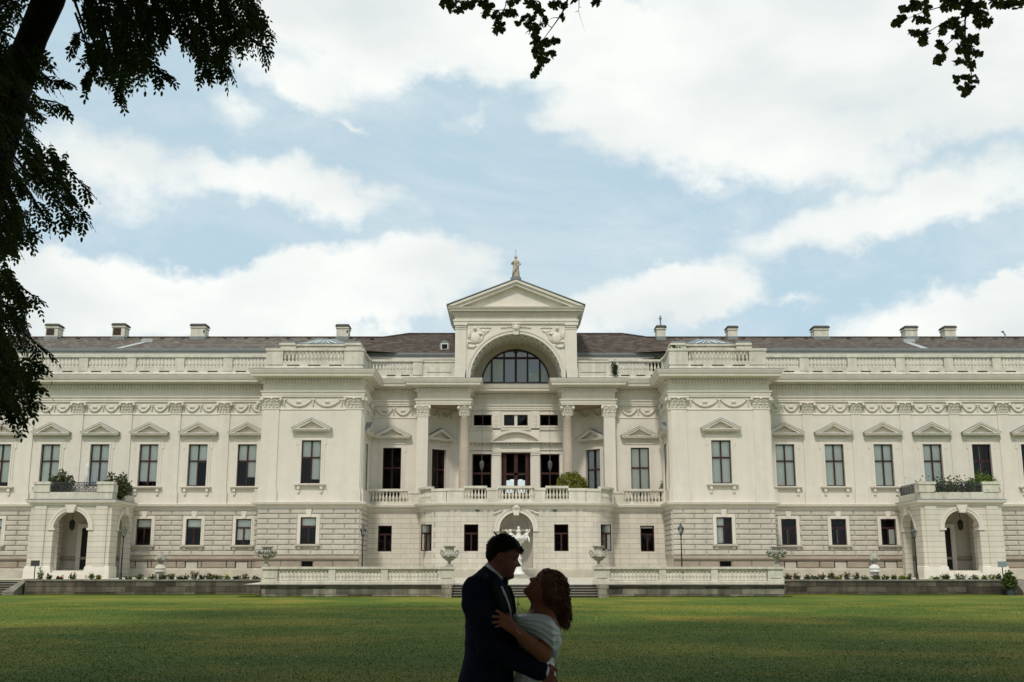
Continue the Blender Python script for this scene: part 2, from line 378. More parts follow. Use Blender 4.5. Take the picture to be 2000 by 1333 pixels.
    roombox((s*10.37, 92.1), (0,-1), ww, 6.1, wz1); roombox((s*10.72, 91.2), (0,-1), .56, 1.75, 3.83)
    dn = Vector((2.5, -2.8)).normalized(); roombox((s*6.6, 93.85), (-s*dn.x, dn.y), ww, 6.1, wz1)
    mc = (Vector(bow[4])+Vector(bow[6]))/2; dv = (Vector(bow[6])-Vector(bow[4])).normalized(); 
    bown = Vector((dv.y, -dv.x)); roombox((-s*mc.x, mc.y), (-s*bown.x, bown.y), .5, 1.75, 3.82)
    roombox((s*3.55, 88), (0,-1), .565, 1.71, 3.8)
    sn = 'left' if s < 0 else 'right'
    pp(upper, 'wall', PLASTER, label='cream plastered upper wall of the %s half' % sn)
    pp(lower_as, 'wall', ASHLAR, label='smooth ashlar ground floor wall of the %s half' % sn)
    pp(lower_st, 'wall', STONE, label='beige ground floor wall of the %s wing' % sn)
    pp(base_st, 'basement_wall', BASE)
# central facade (between the columns) : openings
CO = [(-3.74+.0, -2.10, 6.1, 10.05), (-1.25, 1.25, 6.1, 10.15), (2.10, 3.74, 6.1, 10.05), (-3.65, -2.10, 12.5, 13.45), (-1.03, 1.03, 12.5, 13.45), (2.10, 3.65, 12.5, 13.45)]
seg(MID, (-4.05, 94.6), (4.05, 94.6), 5.3, 15.4, [(a+4.05, b+4.05, c, e) for a, b, c, e in CO])
for a, b, c, e in CO: roombox(((a+b)/2, 94.6), (0,-1), (b-a)/2, c, e, 2.2)
# central niche wall: opening with a round head
def archwall(mb, u0, u1, z0, z1, cx, Rr, zs, y0, y1, n=20, M=None, piers=True, bottom=True):
    if piers:
        mb.box(u0, cx-Rr, y0, y1, z0, z1, M); mb.box(cx+Rr, u1, y0, y1, z0, z1, M)
    for k in range(n):
        t0, t1 = pi - pi*k/n, pi - pi*(k+1)/n
        xa, za, xb, zb = cx+Rr*cos(t0), zs+Rr*sin(t0), cx+Rr*cos(t1), zs+Rr*sin(t1)
        mb.add([(xa,y0,za),(xb,y0,zb),(xb,y0,z1),(xa,y0,z1),(xa,y1,za),(xb,y1,zb),(xb,y1,z1),(xa,y1,z1)], [(0,1,2,3),(7,6,5,4),(0,4,5,1),(3,2,6,7)], M)
pp(MID, 'wall', PLASTER, label='plastered middle wall behind the columns')
MID = MB(); archwall(MID, -1.75, 1.75, ZB, 5.3, 0, 1.33, 3.4, 88, 88.3); pp(MID, 'wall', ASHLAR, label='ashlar wall round the niche')
pp(room, 'interior', DARK, label='dark rooms behind the windows')
# niche interior: half cylinder and ribbed half dome
nb = MB(); n = 16
for k in range(n):
    t0, t1 = pi*k/n, pi*(k+1)/n
    a = (-1.33*cos(t0), 88.3+1.0*sin(t0)); b = (-1.33*cos(t1), 88.3+1.0*sin(t1))
    nb.add([(*a, ZB), (*b, ZB), (*b, 3.4), (*a, 3.4)], [(0,1,2,3)])
    for j in range(6):
        f0, f1 = pi/2*j/6, pi/2*(j+1)/6; rr = 1.0 - (.05 if k % 2 else 0)
        nb.add([(a[0]*cos(f0), 88.3+(a[1]-88.3)*cos(f0)*rr, 3.4+1.33*sin(f0)*rr), (b[0]*cos(f0), 88.3+(b[1]-88.3)*cos(f0)*rr, 3.4+1.33*sin(f0)*rr),
                (b[0]*cos(f1), 88.3+(b[1]-88.3)*cos(f1)*rr, 3.4+1.33*sin(f1)*rr), (a[0]*cos(f1), 88.3+(a[1]-88.3)*cos(f1)*rr, 3.4+1.33*sin(f1)*rr)], [(0,1,2,3)])
for k in range(n):
    t0, t1 = pi*k/n, pi*(k+1)/n
    for j in range(6):
        f0, f1 = pi/2*j/6, pi/2*(j+1)/6; g = lambda t, f: (-1.36*cos(t)*cos(f), 88.29+1.04*sin(t)*cos(f), 3.4+1.36*sin(f))
        nb.add([g(t0,f0), g(t1,f0), g(t1,f1), g(t0,f1)], [(0,1,2,3)])
nb.lathe([(1.30, 3.28), (1.22, 3.30), (1.22, 3.38), (1.3, 3.42)], 24, Matrix.Translation((0, 88.3, 0)) @ Matrix.Diagonal((1, .75, 1, 1)))
pp(nb, 'niche', STONE)
an = MB()     # archivolt and keystone round the niche
def ring(mb, cx, zs, r0, r1, y0, y1, n=24, a0=0, a1=pi, M=None):
    for k in range(n):
        t0, t1 = a0+(a1-a0)*k/n, a0+(a1-a0)*(k+1)/n
        q = [(cx+r*cos(t), y, zs+r*sin(t)) for y in (y0, y1) for r in (r0, r1) for t in (t0, t1)]
        mb.add(q, [(0,1,3,2),(4,6,7,5),(0,4,5,1),(2,3,7,6)], M)
ring(an, 0, 3.4, 1.33, 1.68, 87.93, 88.02); ring(an, 0, 3.4, 1.6, 1.74, 87.88, 88.02)
for s in (-1, 1): an.box(s*1.33, s*1.8, 87.9, 88.2, 3.25, 3.42)
an.prism([(-.2,4.5),(.2,4.5),(.32,5.25),(-.32,5.25)], 87.75, 88.0)
for s in (-1, 1):
    for k in range(7): an.ball((s*(.5+.2*k), 87.93, 5.12-.10*k*(1 if k < 3 else .75)-.02*(k % 2)), (.13, .07, .09), 6, 4)
an.ball((0, 87.75, 5.15), (.28,.16,.2)); 
for k in range(5): an.ball(((k-2)*.16, 87.75, 5.4-.03*abs(k-2)), (.07,.07,.13), 6, 4)
pp(an, 'niche_surround', TRIM)

# ---- rustication
def course_blocks(x0, x1, Yf, s, holes, zlist, phase, M=None, bl=1.72):
    rus = MB()
    for j, (z0, z1) in enumerate(zlist):
        edges = []
        u = x0 - (bl/2 if (j+phase) % 2 else 0)
        while u < x1: edges.append((max(u, x0), min(u+bl, x1))); u += bl
        for (a, b) in edges:
            parts = [(a, b)]
            for (h0, h1, g0, g1) in holes:
                if g0 < (z0+z1)/2 < g1:
                    q = []
                    for (c, d) in parts:
                        if h1 <= c or h0 >= d: q.append((c, d))
                        else:
                            if c < h0: q.append((c, h0))
                            if d > h1: q.append((h1, d))
                    parts = q
            for (c, d) in parts:
                if d-c > .12: rus.cbox(c+.018, d-.018, Yf-.11, Yf+.02, z0+.02, z1-.015, .065, M)
    pp(rus, 'rusticated_blocks' if len(zlist) > 1 else 'basement_blocks', STONE if len(zlist) > 1 else BASE)
ZL = [(1.38+.398*k, 1.38+.398*(k+1)) for k in range(9)]
for s in (-1, 1):
    holes = [(s*x-.86, s*x+.86, 1.9, 4.58) for x in WINX]+[(min(s*31.3, s*36.9), max(s*31.3, s*36.9), 0, 5)]
    for q0, q1 in ((XW, 36.95), (31.25, 20.4)): a, b = sorted((s*q0, s*q1)); course_blocks(a, b, 90, s, holes, ZL, 0)
    a, b = sorted((s*20.3, s*12.22)); course_blocks(a, b, 87.2, s, [(s*16.26-.86, s*16.26+.86, 1.9, 4.58)], ZL, 1)
    M = Matrix.Translation((s*12.22, 0, 0)) @ Matrix.Rotation(pi/2 if s < 0 else -pi/2, 4, 'Z')
    if s < 0: course_blocks(87.2, 91.2, 0, s, [], ZL, 0, Matrix.Translation((-12.22, 0, 0)) @ Matrix.Rotation(pi/2, 4, 'Z'))
    else: course_blocks(-91.2, -87.2, 0, s, [], ZL, 0, Matrix.Translation((12.22, 0, 0)) @ Matrix.Rotation(-pi/2, 4, 'Z'))
    # basement blocks
    for q0, q1 in ((XW, 36.95), (31.25, 20.3)): a, b = sorted((s*q0, s*q1)); course_blocks(a, b, 90.03, s, [(s*x-.5, s*x+.5, 0, 1) for x in WINX]+[(min(s*31.3, s*36.9), max(s*31.3, s*36.9), 0, 5)], [(.40, .97)], 0, None, 2.01)
    a, b = sorted((s*20.3, s*12.22)); course_blocks(a, b, 87.23, s, [(s*16.26-.5, s*16.26+.5, 0, 1)], [(.40, .97)], 0, None, 2.02)
# ---- horizontal mouldings
mo = MB()
mo.sweep([(0,4.97),(.06,4.97),(.08,5.17),(.16,5.2),(.16,5.26),(.40,5.32),(.44,5.46),(.44,5.50),(.0,5.56)], LOWP)
pp(mo, 'string_course', TRIM)
mo = MB()
half = LOW[:4]
for s in (-1, 1):
    pth = half if s < 0 else [(-x, y) for x, y in reversed(half)]
    mo = MB(); mo.sweep([(0,.99),(.10,1.0),(.12,1.08),(.20,1.12),(.20,1.2),(.10,1.33),(.0,1.38)], pth); pp(mo, 'lower_string_course', BASE)
mo = MB(); mo.sweep([(.0,.42),(.10,.38),(.14,.30),(.16,ZB)], LOWP); pp(mo, 'plinth', mat('plinth_stone', (.46,.42,.34), .95, .16, 1.5, .4, 20))
ar = MB(); ar.sweep([(.03,13.84),(.10,13.84),(.10,13.98),(.14,13.99),(.14,14.15),(.22,14.22),(.24,14.33),(.03,14.36),(.03,14.9)], UPP)
pp(ar, 'architrave', TRIM)
co = MB(); co.sweep([(.03,14.88),(.12,14.9),(.14,14.97),(.14,15.26),(.30,15.30),(.34,15.40),(.88,15.42),(.90,15.60),(.96,15.64),(1.05,15.86),(1.07,15.93),(1.07,15.97)], UPP)
pp(co, 'cornice', TRIM)
fl = MB(); fl.sweep([(1.08,15.95),(1.08,15.985),(.3,16.12),(-.3,16.16),(-2.0,16.2)], UPP)
pp(fl, 'cornice_flashing', LEAD)
for i in range(len(UPP)-1):
    de = MB()
    a, b = Vector(UPP[i]), Vector(UPP[i+1]); d = b-a; Ln = d.length; d.normalize()
    if Ln < .3: continue
    nr = Vector((d.y, -d.x)); ang = atan2(d.y, d.x); nn = int(Ln/.25)
    for k in range(nn):
        p = a + d*(k+.5)*(Ln/nn); de.box(-.075, .075, -.30, -.1, 14.99, 15.22, TR(p.x, p.y, 0, ang))
    pp(de, 'dentils', TRIM)
fr = MB()   # flat band behind the garlands, with its bead lines
fr.sweep([(.0,12.78),(.05,12.80),(.05,12.88),(.0,12.92)], UP[:6]); fr.sweep([(.0,12.78),(.05,12.80),(.05,12.88),(.0,12.92)], [(-x, y) for x, y in reversed(UP[:6])])
pp(fr, 'band', TRIM)
# ---- garlands
def garland(W, n=2):
    mb = MB(); w_ = W/n
    for k in range(n):
        x0 = -W/2 + k*w_
        for i in range(15):
            t = i/14; x = x0+.1+(w_-.2)*t; z = 13.62-.52*(1-(2*t-1)**2)
            mb.ball((x, -.07, z), (.085+.03*sin(pi*t), .08, .075+.03*sin(pi*t)), 6, 4)
        mb.ball((x0+w_/2, -.05, 13.48), (.2, .05, .12), 8, 4)
        for j in range(-2, 3): mb.ball((x0+w_/2+j*.09, -.06, 13.42-.02*j*j), (.03, .05, .11), 5, 4)
    for k in range(n+1):
        x = -W/2+k*w_
        for j, zz in enumerate((13.6, 13.45, 13.3, 13.15)): mb.ball((x, -.06, zz), (.11-.02*j, .07, .09), 6, 4)
        for sgn in (-1, 1): mb.ball((x+sgn*.14, -.05, 13.66), (.09, .05, .05), 6, 4)
    return mb
gm = garland(2.75).mesh('garland', TRIM); gm2 = garland(4.6).mesh('garland', TRIM); gm3 = garland(3.1).mesh('garland', TRIM)
def P3(x, y, z): return (x, y-BY, z-BZ)
for s in (-1, 1):
    for x in WINX: inst('garland', gm, palace, P3(s*x, 90, 0))
    inst('garland', gm2, palace, P3(s*16.25, 87.2, 0)); inst('garland', gm3, palace, P3(s*10.3, 92.1, 0))
    dv = Vector((2.8, 2.5)); inst('garland', gm, palace, P3(s*6.6, 93.85, 0), -s*atan2(2.5, 2.8))
    inst('garland', gm3, palace, P3(s*12.27, 89.7, 0), -s*pi/2)
# ---- pilasters with capitals
def capital(mb, hw, d, z0=12.92, z1=13.82, full=False):
    # bell, two rows of leaves, corner volutes, concave abacus; front at -d
    H = z1-z0
    y0 = -d; y1 = d if full else 0.02
    for k in range(4):
        a, b = k/4, (k+1)/4
        fa, fb = .02+.16*a**2.2, .02+.16*b**2.2
        q = []
        for (t, f) in ((a, fa), (b, fb)):
            q += [(-hw-f, y0-f, z0+H*.84*t), (hw+f, y0-f, z0+H*.84*t), (hw+f, y1+(f if full else 0), z0+H*.84*t), (-hw-f, y1+(f if full else 0), z0+H*.84*t)]
        mb.add(q, [(0,1,5,4),(1,2,6,5),(2,3,7,6),(3,0,4,7)])
    e = .2; mb.box(-hw-e, hw+e, y0-e, y1+(e if full else 0), z1-.12, z1)
    sides = [(Matrix.Identity(4), 0)]
    if full: sides += [(Matrix.Rotation(a, 4, 'Z'), 0) for a in (pi/2, pi, -pi/2)]
    for M, _ in sides:
        for r, (zz, cnt, ext) in enumerate(((z0+.18, 4, .06), (z0+.42, 3, .11))):
            for k in range(cnt):
                x = (k-(cnt-1)/2)*2*hw/cnt*1.05
                mb.ball((x, y0-ext*.5, zz), (hw/cnt*.75, .07, .17), 6, 4, M); mb.ball((x, y0-ext-.06, zz+.14), (hw/cnt*.55, .06, .05), 6, 4, M)
        mb.ball((0, y0-.17, z1-.12), (.12, .08, .13), 6, 4, M)
        for sx in (-1, 1): mb.ball((sx*(hw+.12), y0-.15, z1-.22), (.13, .12, .13), 8, 5, M); mb.ball((sx*(hw*.45), y0-.10, z1-.25), (.08, .08, .09), 6, 4, M)
def pilaster(hw, d, z0=5.52, ztop=12.92):
    mb = MB(); mb.box(-hw, hw, -d, .02, 6.62, ztop)
    mb.box(-hw-.1, hw+.1, -d-.1, .02, z0, 6.42); mb.box(-hw-.06, hw+.06, -d-.06, .02, 6.42, 6.52); mb.box(-hw-.03, hw+.03, -d-.03, .02, 6.52, 6.62)
    mb.box(-hw-.04, hw+.04, -d-.04, .02, 12.82, 12.92)
    return mb.mesh('pilaster', TRIM)
def capm(hw, d): m_ = MB(); capital(m_, hw, d); return m_.mesh('capital', TRIM, True)
pm1, cm1 = pilaster(.45, .10), capm(.45, .10); pm2, cm2 = pilaster(.62, .10), capm(.62, .10)
def place_pil(x, y, rz=0, big=False):
    o = inst('pilaster', pm2 if big else pm1, palace, P3(x, y, 0), rz); inst('capital', cm2 if big else cm1, o)
for s in (-1, 1):
    for k in range(8): place_pil(s*(24.01+4.02*k), 90)
    place_pil(s*19.55, 87.2, 0, True); place_pil(s*12.97, 87.2, 0, True)
    place_pil(s*12.27, 87.85, -s*pi/2); place_pil(s*12.27, 91.55, -s*pi/2); place_pil(s*20.25, 87.85, s*pi/2)
    place_pil(s*20.75, 90.0)
# piers and columns of the loggia
for s in (-1, 1):
    mb = MB(); mb.box(-.47, .47, -.47, .72, 5.5, 12.85); mb.box(-.53, .53, -.53, .72, 5.5, 6.3); mb.box(-.51, .51, -.51, .72, 12.85, 12.93)
    o = mb.build('pier', TRIM, palace, P3(s*7.83, 91.95, 0)); m_ = MB(); capital(m_, .47, .47, full=False); m_.box(-.6, .6, -.3, .72, 12.93, 13.82); m_.build('capital', TRIM, o)
    mb = MB(); mb.lathe([(.56,5.5),(.56,6.2),(.52,6.25),(.54,6.35),(.46,6.45),(.43,6.6),(.435,8.5),(.42,10.5),(.38,12.75),(.42,12.8),(.42,12.88)], 28)
    o = mb.build('column', MARB, palace, P3(s*4.33, 91.95, 0), True); m_ = MB(); capital(m_, .36, .36, full=True); m_.build('capital', TRIM, o, smooth=True)
    # wall strip behind the column
    mb = MB(); mb.box(s*4.15, s*4.75, 94.98, 95.12, 5.5, 13.8); pp(mb, 'wall_strip', TRIM)
    # loggia ceiling and the lintel soffit
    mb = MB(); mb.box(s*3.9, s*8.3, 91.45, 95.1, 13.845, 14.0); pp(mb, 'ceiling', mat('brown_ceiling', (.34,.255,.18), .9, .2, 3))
# ---- windows
def frame_mesh(hw, z0, z1, kind):
    mb = MB(); y0, y1 = .16, .24; t = .075
    mb.box(-hw, -hw+t, y0, y1, z0, z1); mb.box(hw-t, hw, y0, y1, z0, z1); mb.box(-hw+t, hw-t, y0, y1, z0, z0+t); mb.box(-hw+t, hw-t, y0, y1, z1-t, z1)
    zt = z1 - (z1-z0)*(.40 if kind == 'up' else .34)
    mb.box(-hw+t, hw-t, y0-.02, y1, zt-.06, zt+.06)
    mb.box(-.055, .055, y0-.015, y1, z0+t, zt-.06)
    if kind == 'up': mb.box(-.055, .055, y0-.015, y1, zt+.06, z1-t)
    return mb
def window(x, y, rz, hw, z0, z1, kind, blind, ped=True, sill=True, surround=True, label=None):
    fm = frame_mesh(hw, 0, z1-z0, kind)
    o = fm.build('window', WOOD, palace, P3(x, y, z0)); o.rotation_euler = (0, 0, rz); H = z1-z0
    if label: o['label'] = label
    mb = MB(); mb.add([(-hw+.05,.2,.05),(hw-.05,.2,.05),(hw-.05,.2,H-.05),(-hw+.05,.2,H-.05)], [(0,1,2,3)]); mb.build('pane', GLASS, o)
    if blind:
        mb = MB(); zt = H*(.60 if kind == 'up' else .66)
        for (a, b, c, e) in blind: mb.box(-hw+2*hw*a, -hw+2*hw*b, .27, .28, H*c+.0, H*e)
        mb.build('blind', CURT if (len(blind[0]) > 3 and blind is CURTB) else BLIND, o)
    if surround:
        mb = MB(); t = .30 if kind == 'up' else .26
        for k, (ta, da) in enumerate(((t, .05), (t*.45, .09))):
            t_ = ta; 
            mb.box(-hw-t_, -hw, -da, .02, 0, H+t_); mb.box(hw, hw+t_, -da, .02, 0, H+t_); mb.box(-hw, hw, -da, .02, H, H+t_)
        if kind == 'up': mb.box(-hw-t-.06, hw+t+.06, -.12, .02, H+t, H+t+.07); mb.box(-hw-t-.12, -hw-t, -.05, .02, H-.35, H+t); mb.box(hw+t, hw+t+.12, -.05, .02, H-.35, H+t)
        else: mb.prism([(-.14,H+.02),(.14,H+.02),(.24,H+.62),(-.24,H+.62)], -.14, .0)
        mb.build('surround', TRIM, o)
    if sill:
        mb = MB(); w_ = hw+.47 if kind == 'up' else hw+.36
        mb.box(-w_, w_, -.30, .16, -.12, -.03); mb.box(-w_+.06, w_-.06, -.22, .02, -.2, -.12)
        for s in (-1, 1):
            if kind == 'up': mb.box(s*(w_-.34)-.11, s*(w_-.34)+.11, -.2, .02, -.45, -.2); mb.box(s*(w_-.34)-.09, s*(w_-.34)+.09, -.12, .02, -.72, -.45)
            else: mb.box(s*(w_-.3)-.14, s*(w_-.3)+.14, -.16, .02, -.36, -.2)
        if kind == 'up': mb.box(-w_+.1, w_-.1, -.06, .02, -1.35, -.72) if False else None
        mb.build('sill', STONE if kind != 'up' else TRIM, o)
    if ped:
        mb = MB(); W = 1.56; zb = 11.13-z0; za = 12.08-z0; e = .42
        mb.box(-W+.16, W-.16, -.26, .02, zb-.1, zb-.02)
        for k in range(26): xx = (k-12.5)*(2*W-.4)/26; mb.box(xx-.03, xx+.03, -.3, -.24, zb-.1, zb-.02)
        mb.box(-W+.08, W-.08, -e, .02, zb-.02, zb+.08); mb.box(-W, W, -e-.05, .02, zb+.08, zb+.14)
        mb.prism([(-W+.1, zb+.14), (W-.1, zb+.14), (0, za-.18)], -.06, .02)
        for s in (-1, 1):
            mb.prism([(s*W, zb+.14), (s*(W-.50), zb+.14), (0, za-.22), (0, za)] if s > 0 else [(s*(W-.50), zb+.14), (s*W, zb+.14), (0, za), (0, za-.22)], -e, .02)
            mb.prism([(s*(W+.02), zb+.15), (s*(W-.16), zb+.15), (0, za-.06), (0, za+.02)] if s > 0 else [(s*(W-.16), zb+.15), (s*(W+.02), zb+.15), (0, za+.02), (0, za-.06)], -e-.07, -.01)
        mb.build('pediment', TRIM, o)
        mb = MB()
        for s in (-1, 1): mb.prism([(s*(W+.05), zb+.16), (0, za+.03), (0, za+.06), (s*(W+.05), zb+.19)], -e-.08, .02)
        mb.build('flashing', LEAD, o)
    return o
FULL = [(0,1,0,1)]; CURTB = [(.0,.42,0,1),(.58,1,0,1)]; UPR = [(0,1,.63,1)]
LB = {0: [(.5,1,.22,.62),(0,1,.62,1)], 1: [(0,.5,.02,.6),(0,1,.58,1)], 2: [(0,1,.12,1)], 3: FULL, 4: FULL, 5: [(0,1,.1,1)], 6: FULL, 7: FULL}
for k, x in enumerate(WINX):
    window(-x, 90, 0, ww, wz0, wz1, 'up', LB[k], sill=k not in (3,))
    window(x, 90, 0, ww, wz0, wz1, 'up', FULL if k < 4 else [(.44,.56,.05,.97)], sill=True)
    if 31 < x < 37.5: continue
    window(-x, 90, 0, lw, lz0, lz1, 'low', {0: [(0,1,.2,1)], 1: [(0,1,.66,1)], 2: [(0,1,.66,1)]}.get(k, FULL), ped=False)
    window(x, 90, 0, lw, lz0, lz1, 'low', {2: [(.5,1,0,.6)]}.get(k, [(.43,.57,.04,.6)]), ped=False)
    for s in (-1, 1):
        mb = MB(); 
        for j in range(7): mb.box((j-3)*.12-.012, (j-3)*.12+.012, .06, .08, 0, .5)
        mb.build('basement_grille', IRON, palace, P3(s*x, 90, .43))
window(-16.25, 87.2, 0, ww, wz0, wz1, 'up', [(0,1,.6,1),(.5,1,.1,.62)]); window(16.25, 87.2, 0, ww, wz0, wz1, 'up', FULL)
window(-16.26, 87.2, 0, lw, lz0, lz1, 'low', UPR, ped=False); window(16.26, 87.2, 0, lw, lz0, lz1, 'low', [(0,.5,.02,1)], ped=False)
for s in (-1, 1):
    mb = MB(); [mb.box((j-3)*.12-.012, (j-3)*.12+.012, .06, .08, 0, .5) for j in range(7)]; mb.build('basement_grille', IRON, palace, P3(s*16.26, 87.2, .43))
    window(s*12.27, 89.7, -s*pi/2, ww, wz0-.3, wz1, 'up', FULL, sill=False)
    window(s*10.37, 92.1, 0, ww, 6.1, wz1-.05, 'up', None if s < 0 else FULL, sill=False)
    window(s*6.6, 93.85, -s*atan2(2.5, 2.8), ww, 6.1, wz1, 'up', None if s < 0 else CURTB, sill=False)
    window(s*10.725, 91.2, 0, .55, 1.75, 3.83, 'low', None if s < 0 else [(.02,.98,.9,1)], ped=False, surround=False, sill=False)
    window(s*3.555, 88, 0, .56, 1.71, 3.8, 'low', None, ped=False, surround=False, sill=False)
    window(-s*mc.x, mc.y, -s*atan2(dv.y, dv.x), .5, 1.75, 3.82, 'low', [(.5,.98,0,.64),(.02,.98,.66,1)] if s < 0 else FULL, ped=False, surround=False, sill=False)
    mb = MB(); mb.box(s*3.07-.15, s*3.07+.15, 87.96, 88.02, 4.80, 5.08); pp(mb, 'vent', GREYIRON)
# ---- central facade
cf = MB(); Y = 94.6
for s in (-1, 1):
    cf.box(s*1.32, s*2.04, Y-.14, Y+.02, 6.0, 9.95); cf.box(s*1.26, s*2.10, Y-.2, Y+.02, 9.95, 10.06); cf.box(s*1.28, s*2.08, Y-.18, Y+.02, 10.1, 10.2)
    cf.box(s*1.30, s*2.06, Y-.12, Y+.02, 10.25, 13.75)
    for r0 in ((2.02, 3.82, 6.0, 10.12),):
        cf.box(s*r0[1], s*(r0[1]+.22), Y-.08, Y+.02, 6.0, 10.27); cf.box(s*2.10, s*3.82, Y-.08, Y+.02, 10.05, 10.27)
    # ornament strips
    for k in range(7): cf.ball((s*1.68, Y-.13, 12.45+.17*k), (.17 if k % 2 else .1, .05, .1), 6, 4)
    # frames of the small upper windows
    cf.box(s*2.10, s*3.65, Y-.08, Y+.02, 13.45, 13.6); cf.box(s*2.10, s*3.65, Y-.08, Y+.02, 12.35, 12.5); cf.box(s*3.65, s*3.8, Y-.08, Y+.02, 12.35, 13.6)
cf.box(-2.04, 2.04, Y-.2, Y+.02, 10.21, 10.36); cf.box(-4.05, 4.05, Y-.14, Y+.02, 10.37, 10.46)
cf.box(-1.18, 1.18, Y-.08, Y+.02, 13.45, 13.6); cf.box(-1.18, 1.18, Y-.08, Y+.02, 12.35, 12.5); cf.box(-1.18, -1.03, Y-.08, Y+.02, 12.5, 13.45); cf.box(1.03, 1.18, Y-.08, Y+.02, 12.5, 13.45)
cf.box(-4.0, 4.0, Y-.12, Y+.02, 12.14, 12.26)
cf.box(-4.05, 4.05, Y-.38, Y+.02, 11.0, 11.1); cf.box(-2.3, 2.3, Y-.44, Y+.02, 11.0, 11.12)
nd = 24
for k in range(nd+1): x = -4.0+8.0*k/nd; cf.box(x-.09, x+.09, Y-.24, Y, 10.84, 10.98)
# segmental pediment
R0 = (2.3**2+1.02**2)/(2*1.02); zc0 = 12.1-R0; a0 = asin(2.3/R0)
ring(cf, 0, zc0, R0-.20, R0, Y-.42, Y+.02, 20, pi/2-a0, pi/2+a0)
pts = [((R0-.2)*cos(t), zc0+(R0-.2)*sin(t)) for t in [pi/2-a0*.93+2*a0*.93*k/16 for k in range(17)]]; cf.prism(pts[::-1], Y-.06, Y)
pp(cf, 'loggia_frontispiece', TRIM)
def simple_frame(x0, x1, z0, z1, nm, mull, trans=(), lab=None, mt=None):
    mb = MB(); t = .09; y0, y1 = Y+.14, Y+.22
    mb.box(x0, x0+t, y0, y1, z0, z1); mb.box(x1-t, x1, y0, y1, z0, z1); mb.box(x0+t, x1-t, y0, y1, z1-t, z1); mb.box(x0+t, x1-t, y0, y1, z0, z0+t)
    for m_ in mull: mb.box(m_-.06, m_+.06, y0-.01, y1, z0+t, z1-t)
    for q in trans: mb.box(x0+t, x1-t, y0-.02, y1-.01, q-.09, q+.09)
    o = pp(mb, nm, mt or WOOD); g = MB(); g.add([(x0+.05,Y+.19,z0+.05),(x1-.05,Y+.19,z0+.05),(x1-.05,Y+.19,z1-.05),(x0+.05,Y+.19,z1-.05)], [(0,1,2,3)]); g.build('pane', GLASS, o)
    if lab: o['label'] = lab
    return o
for s in (-1, 1):
    a, b = sorted((s*2.10, s*3.74)); simple_frame(a, b, 6.1, 10.05, 'balcony_door', [(a+b)/2], [8.4])
    a, b = sorted((s*2.10, s*3.65)); simple_frame(a, b, 12.5, 13.45, 'window', [(a+b)/2])
o = simple_frame(-1.25, 1.25, 6.1, 10.15, 'balcony_door', [0], [8.35], 'wide middle balcony door')
mb = MB()
for xx in (-.95, .95): mb.box(xx-.14, xx+.14, Y+.15, Y+.21, 6.2, 10.0)
mb.box(-.16, .16, Y+.12, Y+.2, 6.2, 10.0); mb.box(-1.1, 1.1, Y+.15, Y+.2, 6.1, 6.75); mb.build('door_leaf', WOOD, o)
# far windows seen through the hall
mb = MB()
for xx in (-.5, .24): mb.box(xx-.0, xx+.34, Y+2.1, Y+2.12, 6.9, 8.05)
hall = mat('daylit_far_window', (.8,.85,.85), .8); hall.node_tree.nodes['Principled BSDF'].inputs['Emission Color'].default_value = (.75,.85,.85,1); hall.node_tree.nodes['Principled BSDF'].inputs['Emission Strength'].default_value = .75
for xx in (-.82, .14): mb.box(xx, xx+.66, Y+1.9, Y+1.92, 6.3, 7.95)
mb.build('far_window', hall, o)
o = simple_frame(-1.03, 1.03, 12.5, 13.45, 'window', [], [], None); mb = MB(); mb.box(-.13, .13, Y+.02, Y+.26, 12.5, 13.45); mb.build('baluster', TRIM, o)
# hanging lanterns in the loggia doors
for s in (-1, 1):
    l = MB(); l.tube([(0,0,.9),(0,0,3.0)], .015, 5); l.lathe([(.02,.9),(.16,.78),(.2,.7),(.16,.3),(.08,.12),(.02,0)], 8)
    lo = l.build('hanging_lantern', GREYIRON, None, (XC+s*2.9, 93.6, 8.4)); tag(lo, 'dark hanging lantern in front of the %s balcony door of the loggia' % ('left' if s < 0 else 'right'), 'lantern', 'lanterns hanging in the loggia')
    lo.location.z = 8.5
    l2 = MB(); l2.tube([(0,0,3.0),(0,0,5.35)], .012, 5); l2.build('chain', IRON, lo)
# ---- attic gable with the great arch
at = MB(); ya = 91.6
archwall(at, -5.16, 5.16, 16.0, 20.85, 0, 3.88, 16.1, ya, ya+.5, 32)
at.box(-5.16, -4.9, ya+.5, 99, 16.0, 21.5); at.box(4.9, 5.16, ya+.5, 99, 16.0, 21.5); at.box(-5.16, 5.16, ya+.03, 98.9, 20.85, 21.5)
pp(at, 'gable_wall', PLASTER)
vt = MB(); nv = 36
for k in range(nv):
    t0, t1 = pi*k/nv, pi*(k+1)/nv
    vt.add([(3.9*cos(t0), ya+.5, 16.1+3.9*sin(t0)), (3.9*cos(t1), ya+.5, 16.1+3.9*sin(t1)), (3.9*cos(t1), 95.4, 16.1+3.9*sin(t1)), (3.9*cos(t0), 95.4, 16.1+3.9*sin(t0))], [(0,1,2,3)])
for y in (92.1, 92.85, 93.6, 94.35, 95.1): ring(vt, 0, 16.1, 3.78, 3.9, y, y+.16, 36)
for k in range(22):
    t = pi*(k+.5)/22; M = Matrix.Translation((0, 0, 16.1)) @ Matrix.Rotation(-t, 4, 'Y'); vt.box(3.79, 3.9, ya+.5, 95.3, -.07, .07, M)
    for y in (92.55, 93.3, 94.05, 94.8): vt.ball((3.86, y, 0), (.05, .14, .14), 6, 4, Matrix.Translation((0,0,16.1)) @ Matrix.Rotation(-(pi*(k+1)/22), 4, 'Y'))
pp(vt, 'coffered_vault', PLASTER)
